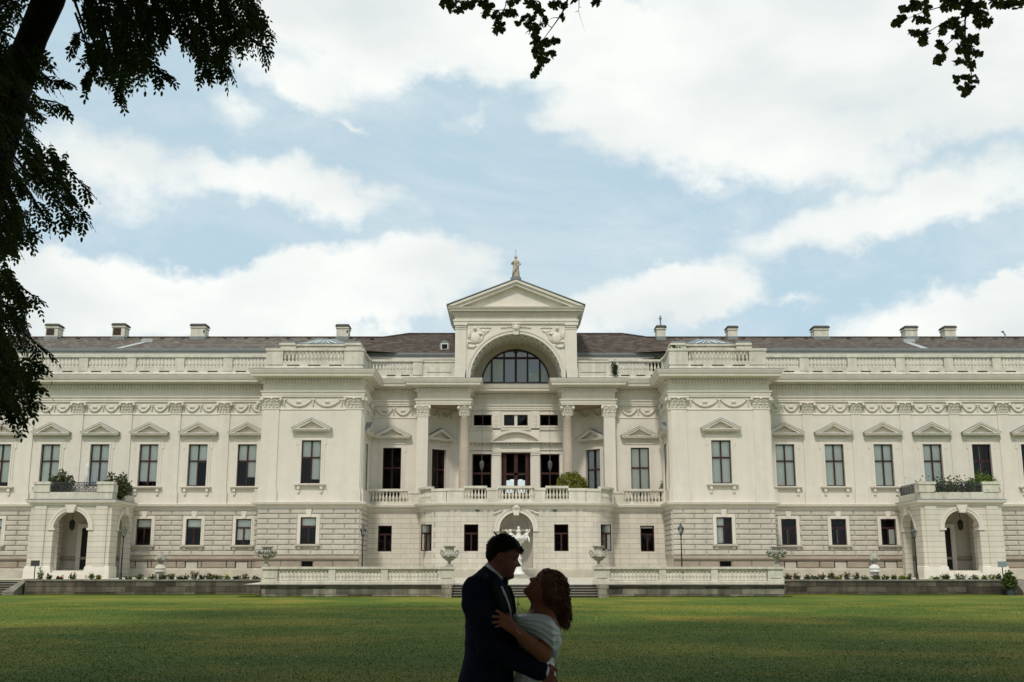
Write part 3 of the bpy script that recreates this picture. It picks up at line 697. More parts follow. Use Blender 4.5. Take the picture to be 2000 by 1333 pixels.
tw = MB(); archwall(tw, -4.2, 4.2, 16.1, 20.6, 0, 3.0, 16.36, 95.4, 95.6, 32); tw.box(-4.2, 4.2, 95.2, 95.6, 16.0, 16.34); tw.box(-3.87, 3.87, 94.5, 95.2, 15.99, 16.12)
pp(tw, 'lunette_wall', mat('warm_plaster', (.58,.50,.385), .9, .08, .8, .1, 30))
lu = MB(); ring(lu, 0, 16.36, 2.9, 3.02, 95.30, 95.42, 32); lu.box(-3, 3, 95.30, 95.42, 16.34, 16.44)
zt = 18.6; hwt = sqrt(3.0**2-(zt-16.36)**2)
lu.box(-hwt, hwt, 95.28, 95.4, zt-.09, zt+.09)
for x in (-2.12, -1.03, 0, 1.03, 2.12):
    zz = 16.36+sqrt(2.95**2-x*x); lu.box(x-.075 if x else -.1, x+.075 if x else .1, 95.29, 95.41, 16.44, zz)
lo = pp(lu, 'lunette_window', WOOD); g = MB()
g.add([(-3,95.38,16.4),(3,95.38,16.4)]+[(3*cos(pi*k/24),95.38,16.38+3*sin(pi*k/24)) for k in range(1,24)], [tuple([1]+list(range(2,25))+[0])])
lg = bpy.data.materials.new('lunette_glass'); lg.use_nodes = True; p_ = lg.node_tree.nodes['Principled BSDF']; p_.inputs['Base Color'].default_value = (.08,.11,.13,1); p_.inputs['Roughness'].default_value = .06; p_.inputs['IOR'].default_value = 1.9; p_.inputs['Coat Weight'].default_value = .6
nn_ = N(lg.node_tree, 'ShaderNodeTexNoise'); nn_.inputs['Scale'].default_value = .9; nb_ = N(lg.node_tree, 'ShaderNodeBump'); nb_.inputs['Strength'].default_value = .25; lg.node_tree.links.new(nn_.outputs['Fac'], nb_.inputs['Height']); lg.node_tree.links.new(nb_.outputs[0], p_.inputs['Normal'])
g.build('pane', lg, lo)
g = MB(); g.box(-2.9, -2.2, 95.35, 95.36, 16.5, 17.9); g.box(-2.0, -1.15, 95.35, 95.36, 16.5, 18.4); g.box(1.2, 2.0, 95.35, 95.36, 16.5, 17.3); g.box(2.25, 2.75, 95.35, 95.36, 16.5, 17.8); g.build('blind', mat('pale_blind', (.55,.60,.58), .8, .2, 1.5), lo)
at = MB()
ring(at, 0, 16.1, 3.88, 4.25, ya-.12, ya, 40); ring(at, 0, 16.1, 4.1, 4.30, ya-.18, ya, 40); ring(at, 0, 16.1, 3.86, 3.95, ya-.16, ya, 40)
pp(at, 'archivolt', TRIM)
at = MB(); at.prism([(-.2,19.85),(.2,19.85),(.34,20.8),(-.34,20.8)], ya-.4, ya); at.ball((0, ya-.4, 20.45), (.26,.2,.28)); at.ball((0, ya-.4, 20.78), (.34,.14,.12))
for s in (-1, 1):
    for k in range(5): at.ball((s*(.4+.2*k), ya-.08, 20.6-.02*k), (.12,.06,.05), 6, 4)
pp(at, 'keystone', TRIM)
for s in (-1, 1):
    at = MB()   # spandrel figure: winged reclining putto relief
    at.ball((s*3.45, ya-.06, 19.6), (.42,.14,.5), 10, 6); at.ball((s*3.5, ya-.1, 20.45), (.15,.14,.17)); at.ball((s*3.0, ya-.06, 20.0), (.4,.08,.12), 8, 5, None)
    at.ball((s*3.2, ya-.05, 18.95), (.3,.1,.12)); at.ball((s*3.75, ya-.05, 18.85), (.35,.1,.14)); at.ball((s*4.0, ya-.05, 19.9), (.14,.1,.4)); at.ball((s*2.6, ya-.04, 20.2), (.35,.06,.10))
    at.tube([(s*3.3,ya-.05,19.1),(s*2.9,ya-.06,19.5),(s*2.75,ya-.05,19.9),(s*2.3,ya-.04,20.35)], [.06,.08,.06,.03]); at.tube([(s*3.6,ya-.05,19.2),(s*4.1,ya-.06,19.3),(s*4.1,ya-.05,18.7)], [.07,.08,.04])
    for k in range(5): at.ball((s*(2.2+.2*k), ya-.04, 20.5+.03*(k % 2)), (.12,.05,.06), 6, 4)
    pp(at, 'spandrel_relief', TRIM, smooth=True)
    at = MB(); at.box(s*4.24, s*5.17, ya-.12, ya+.02, 16.0, 20.36); at.box(s*4.20, s*5.22, ya-.18, ya+.02, 16.0, 17.0); at.box(s*4.20, s*5.2, ya-.16, ya+.02, 20.36, 20.44)
    at.box(s*4.15, s*5.3, ya-.24, ya+.02, 20.7, 20.84)
    for k in range(9): at.ball((s*(4.3+.1*k), ya-.14, 20.57), (.06,.08,.12), 6, 4)
    pp(at, 'gable_pilaster', TRIM)
GP = [(-5.16, 99), (-5.16, ya), (5.16, ya), (5.16, 99)]
at = MB(); at.sweep([(.0,20.84),(.14,20.85),(.14,21.02),(.2,21.05),(.2,21.2),(.06,21.24),(.06,21.55),(.14,21.58),(.2,21.86),(.5,21.9),(.52,22.04),(.62,22.1),(.68,22.22),(.0,22.3)], GP)
for k in range(66): x = (k-32.5)*.164; at.box(x-.045, x+.045, ya-.30, ya-.16, 21.62, 21.84)
pp(at, 'gable_cornice', TRIM)
at = MB(); hwg = 5.84; at.prism([(-5.2,22.24),(5.2,22.24),(0,24.3)], ya-.05, 99)
pp(at, 'tympanum', PLASTER)
at = MB()
za, zb = 24.62, 22.24
for s in (-1, 1):
    q = [(s*hwg, zb), (s*(hwg-1.1), zb), (0, za-.48), (0, za-.02)]
    at.prism(q if s > 0 else q[::-1], ya-.5, 98.9)
    q = [(s*(hwg-.02), zb+.06), (s*(hwg-.5), zb+.06), (0, za-.22), (0, za)]
    at.prism(q if s > 0 else q[::-1], ya-.66, ya-.5)
pp(at, 'raking_cornice', TRIM)
at = MB()
for s in (-1, 1):
    q = [(s*(hwg+.08), zb+.10), (0, za+.03), (0, za+.10), (s*(hwg+.08), zb+.17)]; at.prism(q if s > 0 else q[::-1], ya-.72, 99)
    for k in range(3): at.box(s*(5.1-.2*k)-.14, s*(5.1-.2*k)+.14, ya+.6, ya+1.2, 22.4, 22.68+.08*k)
pp(at, 'gable_roof', LEAD)
# ---- roofs
def roof(mb, x0, x1, ye, ze, yr, zr, hip0=0, hip1=0):
    yb = yr + (yr-ye)
    v = [(x0,ye,ze),(x1,ye,ze),(x1-hip1,yr,zr),(x0+hip0,yr,zr),(x0,yb,ze),(x1,yb,ze)]
    mb.add(v, [(0,1,2,3),(4,3,2,5),(0,3,4),(1,5,2)])
for s in (-1, 1):
    a, b = sorted((s*XW, s*14.4))
    rf = MB(); roof(rf, a, b, 93.2, 19.02, 98, 21.03); pp(rf, 'roof', TILE2 if s < 0 else mat('mid_roof_tiles', (.105,.090,.074), .95, .22, 2.2, .5, 12, extra=ex_tile), label='low %s wing roof of weathered tiles' % ('left' if s < 0 else 'right'))
    rf = MB(); rf.add([(s*14.4,93.8,19.03),(s*9.7,95.3,19.04),(s*4.9,95.3,19.04),(s*4.9,99.8,21.75),(s*9.9,99.8,21.75),(s*12.0,98.1,21.06),(s*14.4,98.1,21.06),(s*9.9,104,19.0),(s*4.9,104,19),(s*14.4,104,19)], [(0,1,5,6),(1,2,3,4),(1,4,5),(4,3,8,7),(5,4,7,9),(6,5,9)])
    pp(rf, 'roof', TILE, label='brown tiled roof beside the gable')
    ew = MB(); ew.box(s*XW, s*14.4, 93.4, 93.6, 16.0, 18.72); ew.box(s*14.4, s*14.5, 93.6, 95.5, 16.0, 18.72); ew.box(s*14.4, s*5.1, 95.5, 95.7, 16.0, 18.72); ew.box(s*XW, s*14.5, 93.15, 93.4, 18.45, 18.72); ew.box(s*14.2, s*5.16, 95.25, 95.5, 18.45, 18.72)
    pp(ew, 'eaves_wall', PLASTER)
    gt = MB(); gt.box(s*XW, s*14.4, 93.0, 93.2, 18.86, 19.02); gt.box(s*XW, s*14.4, 93.02, 93.3, 18.74, 18.84); gt.box(s*14.6, s*5.17, 95.1, 95.3, 18.86, 19.03); gt.box(s*14.6, s*5.17, 95.15, 95.3, 18.74, 18.84)
    pp(gt, 'gutter', LEAD)
    rg = MB(); rg.tube([(s*XW, 98, 21.05), (s*12, 98, 21.05)], .09, 6); rg.tube([(s*12,98.1,21.08),(s*9.9,99.8,21.78),(s*4.9,99.8,21.78)], .09, 6)
    for k in range(22): rg.box(s*(13+1.9*k)-.14, s*(13+1.9*k)+.14, 97.2, 97.5, 20.7, 20.86)
    pp(rg, 'ridge_tiles', TILE)
    # flat roof decks behind the balustrades
    dk = MB(); dk.box(s*XW, s*20.2, 90.3, 93.4, 16.0, 16.1); dk.box(s*20.2, s*12.3, 87.5, 93.4, 16.0, 16.11); dk.box(s*12.3, s*5.16, 92.0, 95.5, 16.0, 16.1); pp(dk, 'roof_deck', LEAD)
    # glazed lantern light on the pavilion
    gl = MB(); x0, x1 = sorted((s*18.0, s*13.9)); gl.add([(x0,88.6,18.5),(x1,88.6,18.5),(x1,92.4,18.5),(x0,92.4,18.5),(x0+1.3,90.5,19.3),(x1-1.3,90.5,19.3)], [(0,1,5,4),(1,2,5),(2,3,4,5),(3,0,4)])
    so_ = pp(gl, 'skylight', mat('skylight_glass', (.10,.13,.13), .25, .1, 2)); 
    gl = MB()
    for k in range(5):
        xx = x0+.9+k*(x1-x0-1.8)/4; gl.tube([(xx, 88.58, 18.53), (x0+1.3+(xx-x0)*(x1-x0-2.6)/(x1-x0), 89.5, 18.93)], .035, 4)
    gl.build('glazing_bar', mat('white_bar', (.75,.78,.76), .5), so_)
    gl = MB(); gl.box(x0, x1, 88.6, 92.4, 16.1, 18.3); gl.box(x0-.1, x1+.1, 88.5, 92.5, 18.3, 18.45)
    pp(gl, 'skylight_base', BALU)
    for u in (x0-.635, x1+.635): gl = MB(); gl.box(u-.61, u+.61, 88.0, 89.2, 16.1, 18.25); gl.box(u-.7, u+.61, 87.9, 89.3, 18.25, 18.42); bo = pp(gl, 'roof_turret', BALU); gl = MB(); gl.box(u-.55, u+.55, 88.0, 89.2, 18.43, 18.6); gl.build('turret_cap', LEAD, bo)
# dormer on the left of the gable
dm = MB(); dx = -6.35; dm.prism([(dx-.45,19.5),(dx+.45,19.5),(dx+.45,20.05),(dx+.28,20.3),(dx,20.42),(dx-.28,20.3),(dx-.45,20.05)], 96.2, 98); do = pp(dm, 'dormer', LEAD)
dm = MB(); dm.box(dx-.33, dx+.33, 96.14, 96.2, 19.55, 20.1); dm.build('frame', mat('white_bar',(.75,.78,.76),.5), do); dm = MB(); dm.box(dx-.24, dx+.24, 96.1, 96.14, 19.62, 20.02); dm.build('pane', DARK, do)
# roof flashing strips
for (x, d_) in ((-33.2, .5), (34.6, -.5)):
    fs = MB(); fs.add([(x-.5-d_*2,93.3,19.08),(x+.1-d_*2,93.3,19.08),(x+.5,96.0,20.22),(x-.1,96.0,20.22)], [(0,1,2,3)]); fs.box(x-.1, x+.9, 95.7, 96.4, 20.1, 20.42); pp(fs, 'roof_hatch', mat('zinc',(.38,.40,.40),.5))
# ---- chimneys
def chimney(px0, px1, y0, grille=0, pipe=False):
    xa, xb = XP(px0+3, 645, 97.4)-XC, XP(px1-3, 645, 97.4)-XC; zt = ZP(y0, 97.2)
    mb = MB(); mb.box(xa, xb, 97.2, 98.4, 20.3, zt-.2); mb.box(xa-.07, xb+.07, 97.13, 98.47, zt-.42, zt-.32)
    o = pp(mb, 'chimney', BALU); mb = MB(); mb.add([(xa-.13,97.07,zt-.2),(xb+.13,97.07,zt-.2),(xb+.13,98.53,zt-.2),(xa-.13,98.53,zt-.2),(xa-.02,97.2,zt-.02),(xb+.02,97.2,zt-.02),(xb+.02,98.4,zt-.02),(xa-.02,98.4,zt-.02)], [(0,1,5,4),(1,2,6,5),(2,3,7,6),(3,0,4,7),(4,5,6,7),(0,3,2,1)]); mb.build('cap', mat('dark_cap',(.07,.065,.055),.9), o)
    mb = MB(); mb.box(xa-.05, xb+.05, 97.1, 98.5, 20.6, 20.95); mb.build('flashing', LEAD, o)
    if grille == 1: mb = MB(); mb.box(xa+.1, xa+.1+(xb-xa)*.62, 97.16, 97.2, 21.1, zt-.5); mb.build('grille', mat('rust_grille',(.05,.035,.03),.9), o)
    if grille == 2: mb = MB(); mb.box(xb-.16, xb-.04, 97.17, 97.2, 21.3, zt-.6); mb.build('grille', IRON, o)
    if pipe: mb = MB(); xm = (xa+xb)/2+.05; mb.tube([(xm, 97.8, zt-.1), (xm, 97.8, zt+1.0)], .07, 8); mb.lathe([(.16, zt+.7), (.16, zt+.74), (.03, zt+.85)], 8, None, (xm, 97.8)); mb.build('flue', LEAD, o)
for c_ in ((88,118,632,1),(218,248,631,1),(371,405,632,2),(655,684,633,2),(1279,1302,635,0,True),(1418,1442,636,0),(1586,1620,636,0),(1764,1793,636,0),(1841,1868,636,0)): chimney(*c_)
mb = MB(); xm = XP(1962, 655, 97.4)-XC; mb.tube([(xm+.1,97.5,20.6),(xm+.1,97.5,21.2),(xm-.1,97.5,21.45)], .06, 6); mb.lathe([(.13,21.42),(.13,21.5),(.02,21.55)], 8, None, (xm-.1, 97.5)); pp(mb, 'vent_pipe', LEAD)
# ---- balustrades
BPROF = [(.10,0),(.10,.07),(.055,.10),(.075,.15),(.115,.26),(.105,.36),(.06,.52),(.045,.62),(.075,.66),(.05,.70),(.09,.74),(.09,.80)]
bal_me = MB().lathe(BPROF, 10).mesh('baluster', BALU, True)
bal_mb = MB().lathe(BPROF, 8)
def bal_section(x0, y0, x1, y1, z, n, pmat=BALU, parent=None, single=True, hgt=.8, rail=True, zbase=.22):
    # one run between two piers: foot rail, balusters, hand rail
    d = Vector((x1-x0, y1-y0)); Ln = d.length; ang = atan2(d.y, d.x)
    mb = MB(); mb.box(0, Ln, -.14, .14, 0, zbase); mb.box(0, Ln, -.13, .13, zbase+hgt, zbase+hgt+.06); mb.box(0, Ln, -.19, .19, zbase+hgt+.06, zbase+hgt+.24)
    o = mb.build('balustrade', pmat, parent, (x0-(0 if parent is None else 0), y0, z)); o.rotation_euler = (0, 0, ang)
    if single:
        for k in range(n): inst('baluster', bal_me, o, ((k+.5)*Ln/n, 0, zbase), 0, (1, 1, hgt/.8) if hgt != .8 else None)
    else:
        mb = MB()
        for k in range(n): mb.merge(bal_mb, Matrix.Translation(((k+.5)*Ln/n, 0, zbase)))
        b = mb.build('balusters', pmat, o, smooth=True); b['kind'] = 'stuff'
    return o
def pbal(x0, y0, x1, y1, z, n, single=False):
    o = bal_section(x0, y0, x1, y1, z, n, parent=palace, single=single); o.location = P3(x0, y0, z); return o
def pier(mb, x0, x1, y0, y1, z0, z1, c=.06): mb.box(x0, x1, y0, y1, z0, z1-.2); mb.box(min(x0,x1)-c, max(x0,x1)+c, y0-c, y1+c, z1-.2, z1)
ZR = 16.58
def pier1(*a): m_ = MB(); pier(m_, *a); pp(m_, 'balustrade_pier', BALU)
pl = MB()   # rooftop plinth and piers
PATHR = [(-XW, 90.3), (-20.0, 90.3), (-20.0, 87.5), (-12.55, 87.5), (-12.55, 92.2), (-5.16, 92.2)]
for s in (-1, 1):
    q = PATHR if s < 0 else [(-x, y) for x, y in reversed(PATHR)]
    pl.sweep([(.26,15.98),(.26,16.28),(.18,16.3),(.18,16.34),(.14,16.40),(.14,16.58),(-.14,16.58),(-.14,15.98)], q)
    for k in range(1, 9):
        x = s*(20.0+4.02*k); pier1(x-.38, x+.38, 90.12, 90.48, 16.5, 17.84)
        a, b = sorted((s*(20.0+4.02*(k-1)) + s*.38, s*(20.0+4.02*k)-s*.38)); pbal(a, 90.3, b, 90.3, ZR, 11)
    pier1(s*20.2, s*18.85, 87.3, 87.7, 16.5, 17.84); pier1(s*13.9, s*12.35, 87.3, 87.7, 16.5, 17.84); pier1(s*12.72, s*12.36, 87.75, 88.5, 16.5, 17.84); pier1(s*12.72, s*12.36, 91.3, 92.3, 16.5, 17.84)
    pier1(s*20.2, s*19.84, 87.75, 88.3, 16.5, 17.84)
    a, b = sorted((s*18.85, s*13.9)); pbal(a, 87.5, b, 87.5, ZR, 16)
    if s < 0: pbal(-12.55, 88.5, -12.55, 91.3, ZR, 9); pbal(-20.0, 90.2, -20.0, 88.3, ZR, 6)
    else: pbal(12.55, 91.3, 12.55, 88.5, ZR, 9); pbal(20.0, 88.3, 20.0, 90.2, ZR, 6)
    a, b = sorted((s*12.3, s*8.75)); pbal(a, 92.2, b, 92.2, ZR, 12)
    pier1(s*8.75, s*7.95, 92.0, 92.4, 16.5, 17.84); pl.box(s*7.95, s*5.2, 92.1, 92.4, 16.5, 17.6); pl.box(s*7.95, s*5.2, 92.03, 92.45, 17.6, 17.76)
    pl.box(s*7.6, s*5.5, 92.05, 92.1, 16.75, 17.4)
pp(pl, 'parapet', BALU)
sl_ = MB()   # scupper slots in the parapet
for s in (-1, 1):
    for k in range(0, 8):
        for j in (-.9, .75): x = s*(22+4.02*k)+j; sl_.box(x-.42, x+.42, 90.14, 90.155, 16.42, 16.5)
    for j in (-1.7, 0, 1.7): sl_.box(s*16.3+j-.5, s*16.3+j+.5, 87.34, 87.355, 16.42, 16.5)
    for j in (-1.3, 0, 1.2): sl_.box(s*10.6+j-.36, s*10.6+j+.36, 92.04, 92.055, 16.42, 16.5)
pp(sl_, 'scupper', DARK)
# balcony over the bow
ZL_ = 5.56
bp = MB(); bp.box(-12.2, 12.2, 91.2, 95.1, 5.3, 5.5); 
bp.add([(x, y, 5.52) for x, y in bow] + [(-x, y, 5.52) for x, y in reversed(bow)], [tuple(range(2*NB+2))])
pp(bp, 'balcony_floor', STONE)
pl = MB()
for s in (-1, 1):
    a, b = sorted((s*12.2, s*8.85)); pbal(a, 91.35, b, 91.35, ZL_, 12, True)
    pier1(s*8.85, s*8.0, 91.17, 91.53, ZL_, 6.63); 
    B = [bow[0], bow[3], bow[6]] if s < 0 else None
    pts = [(-s*bow[k][0]*-1 if False else (bow[k][0] if s < 0 else -bow[k][0]), bow[k][1]+.12) for k in (1, 4, 6, 9)]
    for k in range(3):
        a, b = (pts[k], pts[k+1]) if s < 0 else (pts[k+1], pts[k])
        if k < 2: pbal(a[0], a[1], b[0], b[1], ZL_, 5, True)
    pier1(s*7.95, s*7.65, 90.3, 91.3, ZL_, 6.63)
    a, b = pts[2], pts[3]
    d = Vector(b)-Vector(a)
    M = TR(a[0], a[1], 0, atan2(d.y, d.x)); pl.box(0, d.length, -.18, .18, ZL_, 6.42, M); pl.box(0, d.length+.1, -.24, .24, 6.42, 6.61, M)
    pier1(s*5.5, s*4.16, 87.95, 88.3, ZL_, 6.63)
    a, b = sorted((s*4.16, s*2.32)); pbal(a, 88.13, b, 88.13, ZL_, 7, True)
    pier1(s*2.32, s*1.5, 87.9, 88.3, ZL_, 6.66)
pbal(-1.5, 88.13, 1.5, 88.13, ZL_, 11, True)
pp(pl, 'balcony_pier', BALU)
# pilaster strips on the bow
bs = MB()
for s in (-1, 1):
    for x in (5.1, 4.55, 2.45, 1.95): bs.box(s*x-.16, s*x+.16, 87.94, 88.02, .4, 5.0)
pp(bs, 'bow_strip', ASHLAR)
# ---- arched porches
for s in (-1, 1):
    # local coordinates: x along the front, y depth 0..4.9
    bd = MB(); D = 4.88
    archwall(bd, -3.1, 3.1, ZB, 5.2, -.05*s, 1.34, 3.38, 0, .7)
    for sd_ in (-1, 1):
        M = TR(sd_*3.1, 0, 0, sd_*pi/2)
        # side wall with a narrower arch
        if sd_ > 0: archwall(bd, .7, D, ZB, 5.2, 2.85, 1.3, 3.38, 0, .6, 20, Matrix.Translation((3.1,0,0)) @ Matrix.Rotation(pi/2, 4, 'Z'))
        else: archwall(bd, -D, -.7, ZB, 5.2, -2.85, 1.3, 3.38, 0, .6, 20, Matrix.Translation((-3.1,0,0)) @ Matrix.Rotation(-pi/2, 4, 'Z'))
    bd.box(-3.1, 3.1, 0.0, D, 5.2, 5.35)
    po = bd.build('porch', ASHLAR2, palace, P3(s*34.05, 85.1, 0)); po['label'] = 'arched porch on the %s wing' % ('left' if s < 0 else 'right')
    for xx in (-2.35, 2.35): bd = MB(); bd.box(xx-.45, xx+.45, -.1, .0, .5, 5.1); bd.build('porch_pilaster', ASHLAR2, po)
    tr = MB(); ring(tr, -.05*s, 3.38, 1.34, 1.62, -.06, 0.02); ring(tr, -.05*s, 3.38, 1.52, 1.68, -.1, 0.02)
    tr.prism([(-.22,4.55),(.22,4.55),(.42,5.15),(-.42,5.15)], -.28, 0)
    for q in (-1, 1):
        tr.box(-.05*s+q*1.22, -.05*s+q*1.72, -.09, .78, 3.24, 3.40)
        if q > 0: Mq = Matrix.Translation((3.1,0,0)) @ Matrix.Rotation(pi/2, 4, 'Z'); cxx = 2.85
        else: Mq = Matrix.Translation((-3.1,0,0)) @ Matrix.Rotation(-pi/2, 4, 'Z'); cxx = -2.85
        ring(tr, cxx, 3.38, 1.3, 1.6, -.07, .02, 20, 0, pi, Mq); tr.prism([(cxx-.2,4.5),(cxx+.2,4.5),(cxx+.36,5.1),(cxx-.36,5.1)], -.2, 0, Mq)
        for e in (-1, 1): tr.box(cxx+e*1.2, cxx+e*1.6, -.08, .66, 3.24, 3.40, Mq)
    tr.sweep([(0,5.1),(.1,5.12),(.12,5.25),(.3,5.32),(.34,5.46),(.34,5.52),(0,5.6)], [(-3.1,D),(-3.1,0),(3.1,0),(3.1,D)])
    tr.build('porch_trim', TRIM, po); tr = MB()
    tr.sweep([(.0,.55),(.1,.5),(.14,.2),(.16,ZB)], [(-1.4-.05*s,0.7),(-1.4-.05*s,0),(-3.1,0),(-3.1,1.5)][::-1]); tr.build('porch_plinth', TRIM, po); tr = MB(); tr.sweep([(.0,.55),(.1,.5),(.14,.2),(.16,ZB)], [(1.4-.05*s,.7),(1.4-.05*s,0),(3.1,0),(3.1,1.5)][::1])
    tr.build('porch_plinth', TRIM, po)
    fl_ = MB(); fl_.sweep([(.35,5.5),(.35,5.54),(0,5.62),(-.3,5.63)], [(-3.1,D),(-3.1,0),(3.1,0),(3.1,D)]); fl_.box(-3, 3, .1, D, 5.56, 5.6); fl_.build('porch_roof', LEAD, po)
    pr = MB(); pr.box(-3.0, 3.0, .05, .4, 5.6, 6.12); pr.box(-3.0, -2.65, .4, D, 5.6, 6.12); pr.box(2.65, 3.0, .4, D, 5.6, 6.12)
    for xx in (-2.45, 2.45): pier(pr, xx-.62, xx+.62, .0, .5, 6.12, 6.92)
    pr.box(-3.08, -2.6, .5, 1.0, 6.12, 6.72); pr.box(2.6, 3.08, .5, 1.0, 6.12, 6.72)
    pr.build('porch_parapet', BALU, po)
    ir = MB()
    def rail(x0, y0, x1, y1):
        d = Vector((x1-x0, y1-y0)); Ln = d.length; M = TR(x0, y0, 6.12, atan2(d.y, d.x)); m_ = MB()
        m_.box(0, Ln, -.02, .02, .0, .05); m_.box(0, Ln, -.025, .025, .72, .78); nn = max(2, int(Ln/.34))
        for k in range(nn):
            cx = (k+.5)*Ln/nn; m_.box(cx-.17-.012, cx-.17+.012, -.012, .012, .05, .72)
            for (r, zc, xo) in ((.15,.36,0),(.08,.36,0),(.07,.14,-.08),(.07,.14,.08),(.07,.6,-.08),(.07,.6,.08)):
                m_.tube([(cx+xo+r*cos(2*pi*j/10), 0, zc+r*sin(2*pi*j/10)) for j in range(11)], .02, 4, False)
        ir.merge(m_, M)
    rail(-1.8, .2, 1.8, .2); rail(2.85, 1.0, 2.85, D); rail(-2.85, 1.0, -2.85, D)
    ir.build('iron_railing', mat('railing_iron',(.05,.052,.056),.6,.3,8), po)
    st_ = MB(); st_.box(-1.6, 1.6, -.5, .9, ZB, -.12); st_.box(-1.5, 1.5, -.15, D, ZB, .06); st_.box(-1.45, 1.45, .2, D, ZB, .22); st_.build('porch_steps', TRIM, po)
    dr = MB(); dr.box(-.62+s*.35, .62+s*.35, D-.02, D+.3, .22, 3.5) ; dr.box(-s*.35-.5-0, -s*.35+.5, D+.2, D+.24, .22, 3.5) if False else None
    dd = MB(); dd.box(-s*.0+(.35*s)-.52, (.35*s)+.52, D-.1, D-.02, .22, 3.55); 
    dd.build('entrance_door', mat('dark_door',(.012,.009,.008),.6), po)
    ds = MB(); 
    for q in (-1, 1): ds.box(.35*s+q*.55, .35*s+q*.9, D-.18, D, .22, 3.7)
    ds.box(.35*s-.9, .35*s+.9, D-.2, D, 3.6, 3.9); ds.build('door_surround', PLASTER, po)
    bd = MB(); bd.box(-s*1.1-.2, -s*1.1+.2, D-.04, D, 1.7, 2.1); bd.build('plaque', mat('grey_plaque',(.12,.11,.10),.7), po)
    # inner backdrop wall of the porch
    bw2 = MB(); bw2.box(-3.05, 3.05, D-.015, D+.05, .2, 5.2); bw2.build('inner_wall', STONE, po)
    # lantern inside
    ln_ = MB(); ln_.tube([(0,0,.8),(0,0,1.5)], .02, 5); ln_.lathe([(.02,.85),(.2,.7),(.24,.6),(.2,.15),(.1,0)], 8)
    tag(ln_.build('porch_lantern', IRON, None, (XC+s*34.05-s*.7*-1, 87.2, 3.3)), 'black lantern hanging inside the arch of the %s porch' % ('left' if s < 0 else 'right'), 'lantern', 'lanterns inside the porches')
# ================================================================ SETTING
def lawn_z(y):
    if y < 30: return -1.66
    if y < 62: return -1.66 + (y-30)/32*.16
    if y < 78: return -1.50 + (y-62)/16*.10
    return -1.40
def terr_z(y): return -.68 + max(0, min(1, (y-71)/17))*.38
gnd = mat('grass', (.075, .105, .022), .9)
nt = gnd.node_tree; p_ = nt.nodes['Principled BSDF']; L = nt.links.new; p_.inputs['Specular IOR Level'].default_value = .15
geo = N(nt, 'ShaderNodeNewGeometry')
def nz(scale, detail=6, map_=None):
    n = N(nt, 'ShaderNodeTexNoise'); n.inputs['Scale'].default_value = scale; n.inputs['Detail'].default_value = detail; n.inputs['Roughness'].default_value = .6
    if map_: m = N(nt, 'ShaderNodeMapping'); m.inputs['Scale'].default_value = map_; L(geo.outputs['Position'], m.inputs[0]); L(m.outputs[0], n.inputs['Vector'])
    else: L(geo.outputs['Position'], n.inputs['Vector'])
    return n.outputs['Fac']
def mr(v, a, b, c=0, d=1):
    r = N(nt, 'ShaderNodeMapRange', interpolation_type='SMOOTHSTEP'); L(v, r.inputs[0]); r.inputs[1].default_value = a; r.inputs[2].default_value = b; r.inputs[3].default_value = c; r.inputs[4].default_value = d; return r.outputs[0]
c_ = mixc(nt, mr(nz(.13, 5, (.8, .8, 1)), .42, .66), (.066, .112, .012), (.165, .172, .024))
c_ = mixc(nt, mr(nz(.22, 8, (.55, .6, 1)), .48, .70, 0, .8), c_, (.26, .205, .032))
c_ = mixc(nt, mr(nz(1.3, 5), .5, .75, 0, .35), c_, (.040, .075, .008))
c_ = mixc(nt, mr(nz(26, 4), .35, .7, 0, .2), c_, (.12, .15, .035))
L(c_, p_.inputs['Base Color'])
b_ = N(nt, 'ShaderNodeBump'); b_.inputs['Strength'].default_value = .35; b_.inputs['Distance'].default_value = .05; L(nz(18, 6), b_.inputs['Height']); L(b_.outputs[0], p_.inputs['Normal'])
mb = MB(); ys = [-900, -300, -60, 0, 15, 30, 40, 50, 62, 66, 70, 74, 78, 84]
for i in range(len(ys)-1):
    mb.add([(-900, ys[i], lawn_z(ys[i])), (900, ys[i], lawn_z(ys[i])), (900, ys[i+1], lawn_z(ys[i+1])), (-900, ys[i+1], lawn_z(ys[i+1]))], [(0,1,2,3)])
mb.add([(-900,84,-1.4),(900,84,-1.4),(900,2500,-1.4),(-900,2500,-1.4)], [(0,1,2,3)])
tag(mb.build('lawn', gnd), kind='structure')
# standing grass blades over the part of the lawn nearest the picture's lower edge
rs = np.random.RandomState(5); nbl = 230000
yy = 15.5 + (rs.rand(nbl)**1.5)*44; xx = (rs.rand(nbl)*2-1)*(yy*.50+5)
hh = (.008+.016*rs.rand(nbl)); a_ = rs.rand(nbl)*pi*2; wd = .004+.00025*yy
zz = np.array([lawn_z(v) for v in yy]); lean = hh*.6; b2 = rs.rand(nbl)*pi*2
V = np.zeros((nbl, 3, 3)); V[:,0] = np.stack([xx-wd*np.cos(a_), yy-wd*np.sin(a_), zz], 1); V[:,1] = np.stack([xx+wd*np.cos(a_), yy+wd*np.sin(a_), zz], 1); V[:,2] = np.stack([xx+lean*np.cos(b2), yy+lean*np.sin(b2), zz+hh], 1)
def fastmesh(name, V, k, m):
    n = len(V); me = bpy.data.meshes.new(name); me.vertices.add(n*k); me.vertices.foreach_set('co', V.reshape(-1).astype(np.float32))
    me.loops.add(n*k); me.loops.foreach_set('vertex_index', np.arange(n*k, dtype=np.int32)); me.polygons.add(n); me.polygons.foreach_set('loop_start', np.arange(0, n*k, k, dtype=np.int32)); me.materials.append(m); me.update(calc_edges=True); return me
o = bpy.data.objects.new('grass_blades', fastmesh('grass_blades', V, 3, gnd)); C.objects.link(o); tag(o, 'short uneven grass blades on the lawn', 'grass', kind='stuff')
